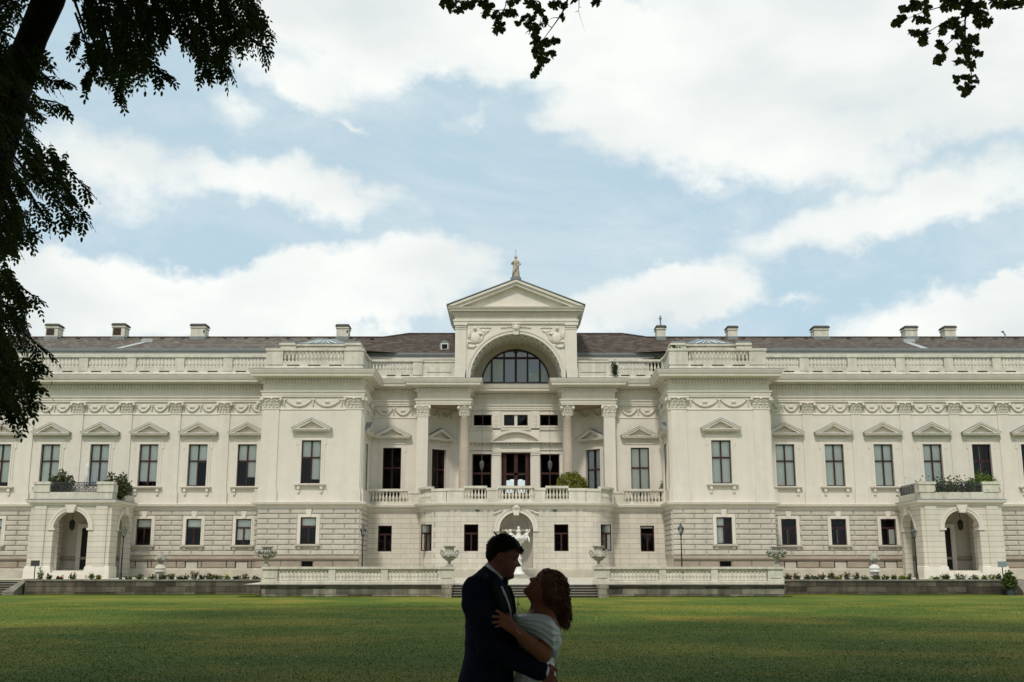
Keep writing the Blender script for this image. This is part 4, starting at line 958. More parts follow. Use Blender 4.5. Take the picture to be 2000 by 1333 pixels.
# longer tufts left by the mower along the foot of the walls
nt_ = 9000; xx = rs.rand(nt_)*66-33; yy = np.where((xx > -17.2) & (xx < 17.6), 70.95, 75.95)-.02-.12*rs.rand(nt_)**2; ok_ = ~((xx > -4.6) & (xx < 5.9)); xx = xx[ok_]; yy = yy[ok_]; nt_ = len(xx)
zz = np.array([lawn_z(v) for v in yy]); cl = .5+.5*np.sin(xx*3.1)*np.sin(xx*1.3+1); hh = (.04+.10*rs.rand(nt_)*cl); a_ = rs.rand(nt_)*.6
V = np.zeros((nt_, 3, 3)); V[:,0] = np.stack([xx-.02*np.cos(a_), yy, zz], 1); V[:,1] = np.stack([xx+.02*np.cos(a_), yy, zz], 1); V[:,2] = np.stack([xx+hh*.4*np.cos(a_*9), yy-hh*.3, zz+hh], 1)
o = bpy.data.objects.new('wall_foot_grass', fastmesh('wall_foot_grass', V, 3, gnd)); C.objects.link(o); tag(o, 'longer grass tufts along the foot of the garden walls', 'grass', kind='stuff')
# small pale leaves and clover heads scattered on the lawn
nfl = 700; yy = 17+rs.rand(nfl)**1.3*40; xx = (rs.rand(nfl)*2-1)*yy*.5; zz = np.array([lawn_z(v) for v in yy])+.03+.03*rs.rand(nfl); r_ = .008+.014*rs.rand(nfl); a_ = rs.rand(nfl)*6.28
V = np.stack([np.stack([xx+r_*np.cos(a_+q)*1.4, yy+r_*np.sin(a_+q), zz+r_*(.6 if q in (0, 1.57) else -.3)], 1) for q in (0, 1.57, 3.14, 4.71)], 1)
o = bpy.data.objects.new('fallen_leaves', fastmesh('fallen_leaves', V, 4, mat('dry_leaf', (.32,.30,.20), .9, .3, 30))); C.objects.link(o); tag(o, 'small pale fallen leaves and clover heads on the lawn', 'leaves', kind='stuff')
# terrace ground
GR = mat('gravel', (.50,.47,.39), .95, .12, 2, .5, 60)
mb = MB(); xs = XP(45, 1140, 76); 
mb.add([(-33.2,76.3,terr_z(76)),(33.6,76.3,terr_z(76)),(33.6,88,terr_z(88)),(-33.2,88,terr_z(88)),(33.6,96,terr_z(96)),(-33.2,96,terr_z(96)),(-17.0,71.4,-.68),(17.4,71.4,-.68),(-17.0,76.3,terr_z(76)),(17.4,76.3,terr_z(76)),
        (-60,80,-.45),(-33.2,80,-.45),(-60,96,-.25),(60,80,-.45),(33.6,80,-.45),(60,96,-.25)], [(0,1,2,3),(3,2,4,5),(6,7,9,8),(10,11,5,12),(14,13,15,4)])
tag(mb.build('terrace_ground', GR), kind='structure')
OLD = mat('old_wall_stone', (.095,.084,.066), .95, .35, 1.1, .8, 14, streak=.35, extra=ex_brick(1.35, .37, .02, .12, (.6,.58,.55,1), (1.6,1.55,1.45,1)))
OLD2 = mat('old_wall_stone_pale', (.19,.175,.14), .95, .45, .9, .8, 14, streak=.45, extra=ex_brick(1.5, .36, .016, .2, (.5,.5,.48,1), (1.7,1.68,1.6,1)))
COP = mat('coping_stone', (.20,.185,.15), .95, .3, 1.5, .5, 20, streak=.2)
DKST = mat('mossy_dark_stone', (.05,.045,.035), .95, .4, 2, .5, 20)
def rwall(name, x0, x1, y, ztop, zbot, label, m, depth=.45):
    mb = MB(); mb.box(x0, x1, y, y+depth, zbot-.4, ztop-.12); o = empty(name, ((x0+x1)/2, y, zbot), label, 'wall')
    a = mb.build('wall_face', m, o, (-(x0+x1)/2, -y, -zbot)); mb = MB(); mb.box(x0-.02, x1+.02, y-.06, y+depth+.05, ztop-.12, ztop); mb.build('coping', COP, o, (-(x0+x1)/2, -y, -zbot)); return o
zt = ZP(1132, 76)
rwall('retaining_wall', XP(48, 1145, 76), XP(509, 1145, 76), 76, zt, -1.42, 'low dark stone retaining wall under the flower bed left of the balustrade', OLD)
rwall('retaining_wall', XP(1531, 1145, 76), XP(1985, 1145, 76), 76, zt, -1.42, 'low dark stone retaining wall under the flower bed right of the balustrade', OLD)
# bed soil
for s, a, b in ((-1, XP(48,1145,76), XP(509,1145,76)), (1, XP(1531,1145,76), XP(1985,1145,76))):
    mb = MB(); mb.box(a+.1, b-.1, 76.5, 78.2, -1, zt-.08); tag(mb.build('soil_bed', mat('soil',(.07,.05,.035),.95,.3,4,.8,20)), kind='structure')
# balustrade terraces flanking the steps
YT = 71.0
for s, pa, pb, lab in ((-1, 511, 886, 'left'), (1, 1161, 1531, 'right')):
    xa, xb = XP(pa, 1140, YT), XP(pb, 1140, YT); zb_ = -1.45; zl = ZP(1139.5, YT)
    o = empty('terrace_balustrade', ((xa+xb)/2, YT, zb_), 'white stone balustrade on a stained stone base %s of the garden steps' % lab, 'balustrade', 'balustrades flanking the garden steps'); o_ = ((xa+xb)/2, YT, zb_); off = (-o_[0], -o_[1], -o_[2])
    mb = MB(); mb.box(xa-.02, xb+.02, YT+.05, YT+.6, zb_-.3, zl-.2); mb.build('base_wall', OLD2, o, off)
    mb = MB(); mb.box(xa-.12, xb+.05, YT-.08, YT+.7, zl-.2, zl-.08); mb.build('ledge', DKST, o, off); mb = MB(); mb.box(xa-.08, xb+.02, YT-.02, YT+.66, zl-.08, zl+.08); mb.build('foot_course', BALU, o, off)
    zt2 = ZP(1107, YT); hh_ = zt2-zl-.08
    inner, outer = (xb, xa) if s < 0 else (xa, xb)
    q = -s
    for x, wd_ in ((outer-s*.0, .95), (inner+s*.0, .95)):
        a, b = (x, x - s*wd_) if x == outer else (x, x + s*wd_)
        a, b = sorted((a, b)); mb = MB(); mb.box(a, b, YT+.06, YT+.56, zl+.08, zt2-.16); mb.box(a-.05, b+.05, YT+.0, YT+.62, zl+.08, zl+.2)
        mb.box(a+.15, b-.15, YT+.02, YT+.06, zl+.32, zt2-.3)
        mb.box(a-.07, b+.07, YT-.03, YT+.65, zt2-.16, zt2); mb.build('pedestal', BALU, o, off)
    x0, x1 = min(xa, xb)+.95+.07, max(xa, xb)-.95-.07; Ls = x1-x0; gaps = [x0, x0+Ls*.335, x0+Ls*.665, x1]
    for g_ in gaps[1:3]: mb = MB(); mb.box(g_-.22, g_+.22, YT+.1, YT+.52, zl+.08, zt2-.16); mb.build('pedestal', BALU, o, off)
    mb = MB(); mb.box(x0-.01, x1+.01, YT+.05, YT+.57, zt2-.15, zt2-.005); mb.box(x0, x1, YT+.12, YT+.5, zl+.08, zl+.16); mb.build('hand_rail', BALU, o, off)
    bm_ = MB().lathe([(.15,0),(.15,.08),(.07,.12),(.15,.26),(.14,.34),(.06,.47),(.05,.5),(.12,.56),(.17,.66),(.17,.70)], 12).mesh('baluster', BALU, True)
    hs = (zt2-.15-(zl+.16))/.70
    for j in range(3):
        a, b = gaps[j]+(.22 if j else 0), gaps[j+1]-(.22 if j < 2 else 0); nb_ = 13
        for k in range(nb_): inst('baluster', bm_, o, ((a+(k+.5)*(b-a)/nb_)-o_[0], .3, zl+.16-zb_), 0, (1.02, 1, hs))
# garden steps
def steps(name, x0, x1, ytop, ztop, n, rise, run, label, m=None):
    zb_ = ztop-n*rise; o = empty(name, ((x0+x1)/2, ytop-n*run, zb_), label, 'steps'); off = (-(x0+x1)/2, -(ytop-n*run), -zb_)
    mb, md = MB(), MB()
    for k in range(n):
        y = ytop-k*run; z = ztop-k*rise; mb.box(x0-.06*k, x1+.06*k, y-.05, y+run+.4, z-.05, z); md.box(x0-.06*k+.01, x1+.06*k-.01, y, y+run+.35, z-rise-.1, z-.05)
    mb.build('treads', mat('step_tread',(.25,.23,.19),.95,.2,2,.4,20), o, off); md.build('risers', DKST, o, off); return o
sx0, sx1 = XP(884, 1150, 70.4), XP(1166, 1150, 70.4)
steps('garden_steps', sx0, sx1, 71.0, -.68, 5, .155, .38, 'dark stone steps from the lawn up to the palace door behind the couple')
mb = MB(); mb.box(sx0-1.2, sx1+1.2, 71.3, 74, -1.2, -.676); tag(mb.build('step_landing', GR), kind='structure')
mb_ = None
for s, x in ((-1, sx0), (1, sx1)):
    mb = MB(); a, b = sorted((x, x+s*.62)); mb.box(a, b, 69.15, 71.02, -1.9, ZP(1143, 70)); 
    tag(mb.build('step_cheek', OLD2), 'low stone cheek wall at the %s end of the garden steps' % ('left' if s < 0 else 'right'), 'wall', 'cheek walls of the garden steps')
# steps at the left edge
xl = XP(-60, 1145, 77); steps('side_steps', xl, XP(34, 1145, 76.6), 78.2, -.52, 6, .155, .4, 'dark steps up to the terrace at the left edge of the lawn')
for s, (pa, pb, nm_) in ((-1, (18, 50, 'left')), (1, (1985, 2020, 'right'))):
    mb = MB(); xo, xi = (XP(pa, 1150, 76), XP(pb, 1150, 76)) 
    q = [(75.0, -1.5), (75.0, -1.2), (76.3, zt+.02), (78.4, zt+.02), (78.4, -1.5)]
    if s < 0: vs = [(xo + (xi-xo)*(0 if k in (0, 1) else .72), y, z) for k, (y, z) in enumerate(q)] + [(xi + (0 if k > 1 else -.35), y, z) for k, (y, z) in enumerate(q)]
    else: vs = [(xo, y, z) for y, z in q] + [(xi, y, z) for y, z in q]
    mb.add(vs, [(0,1,2,3,4),(9,8,7,6,5)] + [(i, (i+1) % 5, (i+1) % 5+5, i+5) for i in range(5)])
    tag(mb.build('stair_cheek', COP), 'sloping grey stone cheek wall at the %s end of the retaining wall' % nm_, 'wall')
# ---------------------------------------------------------------- street lamps
def lamp_tree(x, y, z, H, label):
    o = empty('street_lamp', (x, y, z), label, 'street lamp', 'lamps along the terrace'); s = H/3.75
    mb = MB().lathe([(.13,0),(.13,.12),(.10,.16),(.09,.5),(.065,.55),(.05,.6),(.045,1.6),(.055,1.64),(.04,1.7),(.032,2.6),(.06,2.64),(.04,2.7),(.035,2.85)], 12); mb.v = [(a*s, b*s, c*s) for a, b, c in mb.v]; mb.build('post', IRON, o, smooth=True)
    h = MB().lathe([(.03,2.82),(.07,2.86),(.04,2.9),(.10,2.94),(.11,2.97),(.03,2.98)], 10)
    for k in range(6):
        a = k*pi/3; h.tube([(.09*cos(a),.09*sin(a),2.96),(.19*cos(a),.19*sin(a),3.36)], .012, 4)
    h.v = [(a*s, b*s, c*s) for a, b, c in h.v]; h.build('lantern_frame', IRON, o)
    g = MB().lathe([(.085,2.97),(.18,3.34)], 6); g.f = g.f[:6]; g.v = [(a*s, b*s, c*s) for a, b, c in g.v]
    g.build('lantern_glass', GLASS, o)
    g = MB().lathe([(.03,2.97),(.06,3.1),(.03,3.2)], 8); g.v = [(a*s, b*s, c*s) for a, b, c in g.v]; g.build('bulb', mat('frosted_bulb',(.55,.55,.5),.6), o)
    t = MB().lathe([(.22,3.34),(.22,3.37),(.13,3.46),(.09,3.50),(.07,3.58),(.04,3.62),(.02,3.66),(.03,3.69),(.0,3.76)], 12); t.v = [(a*s, b*s, c*s) for a, b, c in t.v]; t.build('lantern_roof', mat('lamp_roof',(.07,.085,.08),.55), o); return o
for (px, y, top, bz, lab) in ((239, 77.2, 1024.5, 1135, 'black street lamp in front of the left porch'), (708, 79, 1023, 1137, 'black street lamp behind the balustrade left of the steps'),
                      (1331, 79, 1020, 1137, 'black street lamp behind the balustrade right of the steps'), (1788, 77.2, 1027, 1135, 'black street lamp in front of the right porch')):
    z = terr_z(y)+.02; lamp_tree(XP(px, 1080, y), y, z, ZP(top, y)-z, lab)
# ---------------------------------------------------------------- urns
def urn(px, y, zb_, H, heavy, label):
    o = empty('garden_urn', (XP(px, 1090, y), y, zb_), label, 'urn', 'stone urns on the balustrade'); s = H/1.25
    if not heavy: pr = [(.26,0),(.26,.07),(.20,.09),(.10,.16),(.08,.22),(.12,.27),(.09,.31),(.20,.36),(.36,.48),(.43,.62),(.44,.76),(.36,.84),(.28,.88),(.26,1.02),(.30,1.14),(.38,1.2),(.38,1.24),(.3,1.22),(.22,1.0)]
    else: pr = [(.26,0),(.26,.09),(.18,.12),(.12,.2),(.12,.34),(.14,.4),(.24,.55),(.30,.7),(.27,.85),(.25,1.0),(.28,1.12),(.40,1.2),(.40,1.25),(.3,1.23),(.2,1.0)]
    mb = MB().lathe([(r*s, z*s) for r, z in pr], 18); mb.build('bowl', WEATH, o, smooth=True)
    mb = MB(); nn = 22 if heavy else 18
    rr = random.Random(px)
    for k in range(nn*(3 if heavy else 1)):
        a = 2*pi*k/nn + rr.random()*.2; ro = (.40+.12*rr.random()) if heavy else .43; z = (.60+.28*rr.random()) if heavy else .66-.07*abs(sin(3*a))
        mb.ball((ro*s*cos(a), ro*s*sin(a), z*s), (.085*s, .085*s, .07*s), 6, 4)
        if heavy and k % 3 == 0: mb.tube([(.42*s*cos(a), .42*s*sin(a), .8*s), (.6*s*cos(a), .6*s*sin(a), (.92+.1*rr.random())*s), (.66*s*cos(a), .66*s*sin(a), .8*s)], [.04, .05, .02], 5)
    mb.build('garland', WEATH, o, smooth=True)
    for q in (-1, 1):
        mb = MB(); mb.tube([(q*.30*s,0,.60*s),(q*.48*s,0,.70*s),(q*.56*s,0,.84*s),(q*.50*s,0,.96*s),(q*.40*s,0,.92*s),(q*.37*s,0,.82*s)], .05*s, 7); mb.ball((q*.5*s,0,.97*s), .07*s)
        mb.build('handle', WEATH, o, smooth=True)
zpt = ZP(1107, YT)
urn(521, YT+.3, zpt, 1.26, True, 'stone urn heaped with carved leaves on the left end of the left balustrade'); urn(878, YT+.3, zpt, 1.30, False, 'stone urn with carved handles on the pedestal left of the steps')
urn(1169, YT+.3, zpt, 1.30, False, 'stone urn with carved handles on the pedestal right of the steps'); urn(1517, YT+.3, zpt, 1.26, True, 'stone urn heaped with carved leaves on the right end of the right balustrade')
# finial sculptures in the beds
for px, nm_ in ((314, 'left'), (1707, 'right')):
    y = 77.9; z = -.5; o = empty('stone_finial', (XP(px, 1100, y), y, z), 'white stone vase on a domed pedestal in the %s flower bed' % nm_, 'sculpture', 'stone vases in the flower beds')
    mb = MB().lathe([(.30,0),(.30,.55),(.40,.6),(.40,.68),(.34,.72),(.38,.85),(.30,1.0),(.16,1.12),(.1,1.16)], 14); mb.build('pedestal', MARBLEW if px > 1000 else BALU, o, smooth=False)
    mb = MB().lathe([(.1,1.14),(.16,1.2),(.28,1.3),(.36,1.45),(.37,1.6),(.28,1.72),(.30,1.78),(.18,1.82),(.10,1.9),(.13,1.96),(.04,2.02)], 14)
    for k in range(8): a = k*pi/4; mb.ball((.34*cos(a), .34*sin(a), 1.52-.08*(k % 2)), (.11,.11,.13), 6, 4)
    mb.build('vase', WEATH, o, smooth=True)
# signs
for px, nm_, y0_, c in ((68, 'left', 1095, (.05,.05,.045)), (1958, 'right', 1097, (.20,.26,.27))):
    y = 77; xx_ = XP(px, 1110, y); zg = zt; o = empty('garden_sign', (xx_, y, zg-.05), 'small %s notice board on a thin post beside the %s porch' % ('dark' if px < 1000 else 'grey-blue', nm_), 'sign', 'notice boards by the porches')
    h = ZP(y0_, y)-zg+.05; mb = MB(); mb.box(-.3, .3, -.02, .02, h-.38, h); mb.build('board', mat('sign_%s' % ('dark' if px < 1000 else 'grey'), c, .6), o); mb = MB(); mb.box(-.03, .03, .02, .05, 0, h-.1); mb.build('post', IRON, o)
# ---------------------------------------------------------------- fountain in front of the niche
fy = 85.6; fx = XP(1013, 1080, fy); o = empty('fountain', (fx, fy, terr_z(fy)), 'white marble fountain with putti on its bowl before the arched niche', 'fountain'); zt_ = terr_z(fy)
def q_(py): return ZP(py, fy)-zt_
mb = MB(); mb.box(-.62, .62, -.62, .62, 0, q_(1123)); mb.box(-.9, .9, -.9, .9, -.3, .12); mb.build('pedestal', WEATH, o)
mb = MB(); mb.lathe([(.56,q_(1123)),(.46,q_(1120)),(.30,q_(1116)),(.22,q_(1108)),(.26,q_(1100)),(.17,q_(1096)),(.24,q_(1093)),(.28,q_(1090)),(.16,q_(1087)),(.14,q_(1074)),(.22,q_(1066)),(.2,q_(1062))], 16); mb.build('stem', MARBLEW, o, smooth=True)
mb = MB(); mb.lathe([(.15,q_(1064)),(.38,q_(1060)),(.52,q_(1055)),(.60,q_(1049)),(.56,q_(1047)),(.3,q_(1048))], 18)
for k in range(16): a = k*pi/8; mb.ball((.5*cos(a), .5*sin(a), q_(1052)), (.11,.11,.13), 6, 4)
mb.build('bowl', MARBLEW, o, smooth=True)
mb = MB(); mb.lathe([(.20,q_(1050)),(.18,q_(1044)),(.12,q_(1040)),(.24,q_(1038)),(.10,q_(1036)),(.08,q_(1033)),(.11,q_(1031)),(.03,q_(1028))], 12); mb.build('finial', MARBLEW, o, smooth=True)
def putto(s):
    mb = MB(); x = s*.62; z = q_(1050)
    mb.ball((x, 0, z+.18), (.14,.14,.2)); mb.ball((x+s*.02, 0, z+.50), .12, 8, 6); mb.tube([(x,0,z+.34),(x-s*.02,0,z+.42)], .06)
    mb.tube([(x+s*.08,-.05,z+.32),(x+s*.2,-.1,z+.44),(x+s*.22,-.1,z+.62)] if s > 0 else [(x+s*.08,-.05,z+.3),(x+s*.26,-.05,z+.44),(x+s*.36,-.05,z+.60)], [.05,.045,.035]); mb.tube([(x-s*.08,-.05,z+.3),(x-s*.22,-.06,z+.16),(x-s*.34,-.06,z+.14)], [.05,.045,.035])
    mb.tube([(x+s*.02,-.05,z+.05),(x+s*.14,-.2,z-.02),(x+s*.18,-.2,z-.30),(x+s*.2,-.26,z-.36)], [.09,.075,.055,.04]); mb.tube([(x-s*.06,-.05,z+.05),(x-s*.06,-.24,z),(x-s*.02,-.26,z-.22)], [.09,.07,.05])
    return mb.build('putto', MARBLEW, o, smooth=True)
putto(-1); putto(1)
# ---------------------------------------------------------------- roof statue
sx = XC; sy = 91.9; sz = 24.62
pd_ = MB(); pd_.box(-.40, .40, -.4, .4, -.25, .16); pd_.box(-.46, .46, -.46, .46, .16, .30)
o = empty('roof_statue', (sx, sy, sz), 'weathered robed figure standing on the gable top with a thin rod above its head', 'statue')
pd_.build('plinth', LEAD, o)
mb = MB(); mb.lathe([(.34,.3),(.33,.5),(.27,.9),(.25,1.3),(.28,1.6),(.32,1.78),(.24,1.92),(.1,2.0),(.08,2.06)], 14)
mb.ball((.0,-.02,2.2), (.13,.14,.17), 10, 7); mb.ball((0,.04,2.24), (.15,.14,.15)); mb.tube([(.28,-.02,1.8),(.36,-.12,1.55),(.22,-.26,1.4),(.0,-.3,1.5)], [.09,.09,.07,.06]); mb.tube([(-.27,-.02,1.8),(-.34,-.1,1.6),(-.26,-.22,1.72),(-.16,-.25,1.85)], [.09,.085,.07,.05])
for k in range(9): a = -pi*k/8; mb.tube([(.30*cos(a), .26*sin(a), .32), (.25*cos(a+.1), .24*sin(a+.1), 1.0), (.2*cos(a-.3), .25*sin(a-.3), 1.5)], [.06,.05,.03], 5)
mb.tube([(-.26,-.2,.5),(-.1,-.32,1.0),(.2,-.27,1.45)], [.07,.08,.05], 6)
st_m = mat('statue_stone', (.42,.37,.30), .9, .35, 6, .4, 20); mb.build('figure', st_m, o, smooth=True)
mb = MB(); mb.tube([(0,.05,2.35),(0,.05,2.95)], .015, 5); mb.build('rod', IRON, o)
# ---------------------------------------------------------------- plants
def leafmat(nm, col, var=.35, sc_=6, rough=.75, transl=.0):
    m = mat(nm, col, rough, var, sc_, spec=.15)
    if transl:
        nt = m.node_tree; out = [n for n in nt.nodes if n.type == 'OUTPUT_MATERIAL'][0]; p = nt.nodes['Principled BSDF']
        t = N(nt, 'ShaderNodeBsdfTranslucent'); t.inputs[0].default_value = (col[0]*1.6, col[1]*1.7, col[2], 1); x = N(nt, 'ShaderNodeMixShader'); x.inputs[0].default_value = transl
        nt.links.new(p.outputs[0], x.inputs[1]); nt.links.new(t.outputs[0], x.inputs[2]); nt.links.new(x.outputs[0], out.inputs[0])
    return m
def leaves(mb, rr, pts, size, up=.4):
    for p in pts:
        d = Vector((rr.gauss(0,1), rr.gauss(0,1), rr.gauss(up,1))).normalized(); e = d.orthogonal().normalized(); e = (Matrix.Rotation(rr.random()*6.28, 3, d) @ e)
        l = size*(.7+.6*rr.random()); w_ = l*.42; p = Vector(p)
        mb.add([p, p+d*l*.5+e*w_, p+d*l, p+d*l*.5-e*w_], [(0,1,2,3)])
def bush(name, x, y, z, w, d, h, n, size, m, label, cat, group=None, seed=1, spiky=.0, stems=True, mode='dome', flowers=None):
    rr = random.Random(seed); o = empty(name, (x, y, z), label, cat, group); mb = MB(); pts = []
    tips = []
    ns = max(5, int(n/26))
    for k in range(ns):
        a = rr.random()*6.283; r = sqrt(rr.random()); hh = h*(1-.45*r*r)*(.6+.4*rr.random()) if mode == 'dome' else h*(.35+.65*rr.random())
        tips.append(Vector((w/2*r*cos(a), d/2*r*sin(a), hh)))
    sm = MB()
    for t in tips:
        b0 = Vector((t.x*.35, t.y*.35, 0)); mid = (b0+t)/2+Vector((rr.gauss(0,.05)*w, rr.gauss(0,.05)*w, 0)); 
        if stems: sm.tube([b0, mid, t], [.012+.008*h, .009+.005*h, .004], 4, False)
        for q in range(26):
            u = rr.random()**.7; p = b0.lerp(t, u) + Vector((rr.gauss(0,1), rr.gauss(0,1), rr.gauss(0,1)))*(.07+.05*(1-u))*max(w,h)*(.55 if spiky else 1); 
            if p.z > .01: pts.append(p)
    pts += [q + Vector((rr.gauss(0,.05), rr.gauss(0,.05), rr.gauss(0,.05))) for q in pts]
    if mode == 'ball':
        pts = []
        for k in range(n):
            v = Vector((rr.gauss(0,1), rr.gauss(0,1), rr.gauss(0,1))).normalized()*(.72+.28*rr.random()**.5); v *= 1+.45*noise.noise(v*2.1+Vector((seed,0,0))); z_ = h*.5+v.z*h*.5
            if z_ > .02: pts.append(Vector((v.x*w/2, v.y*d/2, z_)))
    leaves(mb, rr, pts, size, .8 if spiky else .3); f = mb.build('foliage', m, o)
    if stems: sm.build('stems', mat('twig',(.06,.045,.03),.9), o)
    if flowers:
        fm = MB()
        for k in range(flowers[1]): t = rr.choice(tips); fm.ball((t.x, t.y-.03, t.z+.03), flowers[2], 6, 4)
        fm.build('blossom', mat('blossom_'+flowers[0], {'red':(.35,.02,.02),'yellow':(.6,.45,.04),'pink':(.45,.18,.16),'white':(.6,.58,.5)}[flowers[0]], .8), o)
    return o
G1 = leafmat('shrub_green', (.06,.085,.022)); G2 = leafmat('shrub_yellow_green', (.14,.15,.02)); G3 = leafmat('olive_green', (.075,.085,.035)); G4 = leafmat('dark_shrub', (.035,.05,.018)); G5 = leafmat('bright_shrub', (.10,.15,.025))
g_ = 'planters on the palace balconies'
fz = 5.62
bush('balcony_shrub', XP(121, 930, 86.2), 86.2, fz, 2.1, .9, 2.45, 1300, .16, G3, 'feathery green shrub at the left end of the left porch balcony', 'shrub', g_, 3, 1)
bush('balcony_shrub', XP(227, 930, 86.6), 86.6, fz, 2.4, 1.0, 2.4, 1600, .16, G3, 'wide leafy shrub at the right end of the left porch balcony', 'shrub', g_, 4, 1)
bush('balcony_shrub', XP(1117, 940, 89.6), 89.6, fz, 2.5, 2.0, 2.3, 6500, .12, G2, 'round yellow-green bush beside the right loggia column', 'bush', g_, 5, 0, False, 'ball')
bush('balcony_shrub', XP(1299, 945, 91.9), 91.9, fz, .95, .6, 2.1, 700, .13, G1, 'small upright shrub by the corner of the right pavilion', 'shrub', g_, 6, 1)
bush('balcony_shrub', XP(1848, 948, 86.0), 86.0, fz+.4, 5.2, .5, .62, 1300, .14, G1, 'low row of greenery along the right porch balcony', 'planting', g_, 7)
bush('balcony_shrub', XP(1918, 935, 86.0), 86.0, fz+.3, 2.5, .9, 1.8, 1600, .14, G5, 'bright bushy plant at the right end of the right porch balcony', 'shrub', g_, 8)
bush('balcony_shrub', XP(1889, 935, 86.0), 86.0, fz+.3, 1.0, .6, 1.3, 260, .14, G1, 'small dark plant beside the bright one on the right porch balcony', 'shrub', g_, 9)
g_ = 'plants growing on the roof terrace'
bush('roof_shrub', XP(1318, 672, 88.3), 88.3, 17.2, .9, .8, 1.4, 500, .20, G1, 'spiky green plant on the right pavilion roof corner', 'shrub', g_, 10, 1)
bush('roof_shrub', XP(1333, 672, 88.3), 88.3, 17.4, 1.1, .8, 1.05, 400, .12, G4, 'low dark shrub beside the spiky plant on the right pavilion roof', 'shrub', g_, 11)
bush('roof_shrub', XP(1283, 697, 92.9), 92.9, 17.0, 1.6, .6, 1.6, 900, .12, G4, 'dark shrub in the corner behind the right roof balustrade', 'shrub', g_, 12)
bush('roof_creeper', XP(1200, 712, 91.85), 91.85, 16.45, .55, .2, 1.35, 170, .12, G4, 'dark creeper hanging over the roof balustrade right of the gable', 'creeper', g_, 13, 0, True, 'col')
# folded parasol
o = empty('folded_parasol', (XP(170, 930, 86.5), 86.5, 5.62), 'white folded parasol on the left porch balcony', 'parasol'); mb = MB(); h_ = ZP(905, 86.5)-5.62
mb.tube([(0,0,0),(0,0,h_)], .03, 6); mb.build('pole', mat('white_bar',(.75,.78,.76),.5), o); mb = MB(); mb.lathe([(.24,h_-1.75),(.22,h_-1.6),(.10,h_-1.1),(.12,h_-.55),(.16,h_-.3),(.10,h_-.1),(.02,h_)], 10)
for k in range(6): a = k; mb.tube([(.2*cos(a),.2*sin(a),h_-1.75),(.11*cos(a+.3),.11*sin(a+.3),h_-1),(.08*cos(a),.08*sin(a),h_-.2)], [.06,.04,.03], 5)
mb.build('canopy', mat('parasol_cloth',(.62,.62,.60),.85), o, smooth=True)
# bed plants
zs_ = zt-.08; gp = 'plants in the beds on the retaining walls'
beds = [(79,1106,13,G5,None,1),(96,1122,12,G4,None,0),(118,1122,12,G1,('red',5,.07),0),(141,1119,15,G1,None,0),(178,1119,12,G5,None,0),(192,1120,13,G2,None,0),(251,1124,14,G1,None,0),(271,1121,17,G1,None,0),(294,1119,20,G1,('white',3,.04),0),
        (318,1122,14,G4,None,0),(335,1121,17,G1,None,0),(352,1122,16,G4,None,0),(366,1121,12,G1,None,0),(379,1109,12,G3,('pink',4,.05),1),(392,1121,12,G4,None,0),(410,1116,17,G1,('red',2,.06),0),(427,1120,15,G1,None,0),(444,1122,15,G5,('yellow',4,.07),0),
        (462,1122,14,G4,None,0),(478,1121,16,G1,None,0),(500,1126,14,G4,None,0)]
bedr = [(1537,1122,18,G4,('red',3,.05),0),(1556,1121,17,G1,('pink',5,.05),0),(1575,1120,17,G1,('white',4,.05),0),(1592,1121,14,G4,None,0),(1606,1117,12,G3,('pink',3,.05),0),(1624,1120,16,G1,None,0),(1640,1120,14,G2,('pink',4,.05),0),(1655,1114,14,G3,('red',3,.06),0),
        (1672,1120,16,G4,('pink',3,.06),0),(1690,1121,17,G1,None,0),(1712,1121,16,G1,('pink',3,.05),0),(1730,1122,14,G4,('yellow',2,.05),0),(1744,1122,12,G1,None,0),(1764,1121,16,G2,None,0),(1776,1122,10,G1,None,0),
        (1826,1120,14,G5,None,0),(1845,1120,18,G1,None,0),(1873,1118,20,G1,None,0),(1902,1121,18,G1,('yellow',3,.05),0),(1921,1121,14,G5,None,0),(1936,1119,13,G2,None,0),(1948,1121,12,G4,None,0)]
pos = {0:'leftmost', 1:'second', 2:'third', 3:'fourth', 4:'fifth', 5:'sixth', 6:'seventh', 7:'eighth', 8:'ninth', 9:'tenth'}
kinds = {id(G1):'mid green', id(G2):'yellow-green', id(G3):'grey-green', id(G4):'dark green', id(G5):'bright green'}
rr_b = random.Random(21)
for side, B in (('left', beds), ('right', bedr)):
    cnt = {}
    for i, (px, top, wpx, gm_, fl_, spk) in enumerate(B):
        y = 76.85+(i % 3)*.28; w_ = wpx/28.6*1.15; h_ = max(.25, ZP(top, y)-zs_)
        kd = kinds[id(gm_)] + (' %s-flowered' % fl_[0] if fl_ else ''); n_ = cnt.get(kd, 0); cnt[kd] = n_+1
        where = '%s of its kind from the left' % (['first','second','third','fourth','fifth','sixth','seventh','eighth','ninth'][n_])
        bush('bed_plant', XP(px, 1125, y), y, zs_, w_, .5, h_*(.80+.35*rr_b.random()), int(70+w_*170*rr_b.random()*1.3), .085, gm_, '%s plant in the %s flower bed, %s' % (kd, side, where), 'plant', gp, 100+i+(50 if side == 'right' else 0), spk, True, 'dome', fl_)
# potted bamboo at the right end
py_ = 75.2; xb_ = XP(1973, 1150, py_); bush('potted_bamboo', xb_, py_, -1.35, 1.0, .7, ZP(1112, py_)+1.35, 700, .15, G1, 'tall potted bamboo at the right end of the retaining wall', 'potted plant', None, 33, 1)
pt = [c for c in C.objects if c.name.startswith('potted_bamboo')][0]; mb = MB().lathe([(.22,-.2),(.30,.25),(.33,.28),(.28,.29)], 14); mb.build('pot', mat('blue_grey_pot',(.06,.07,.085),.6), pt)
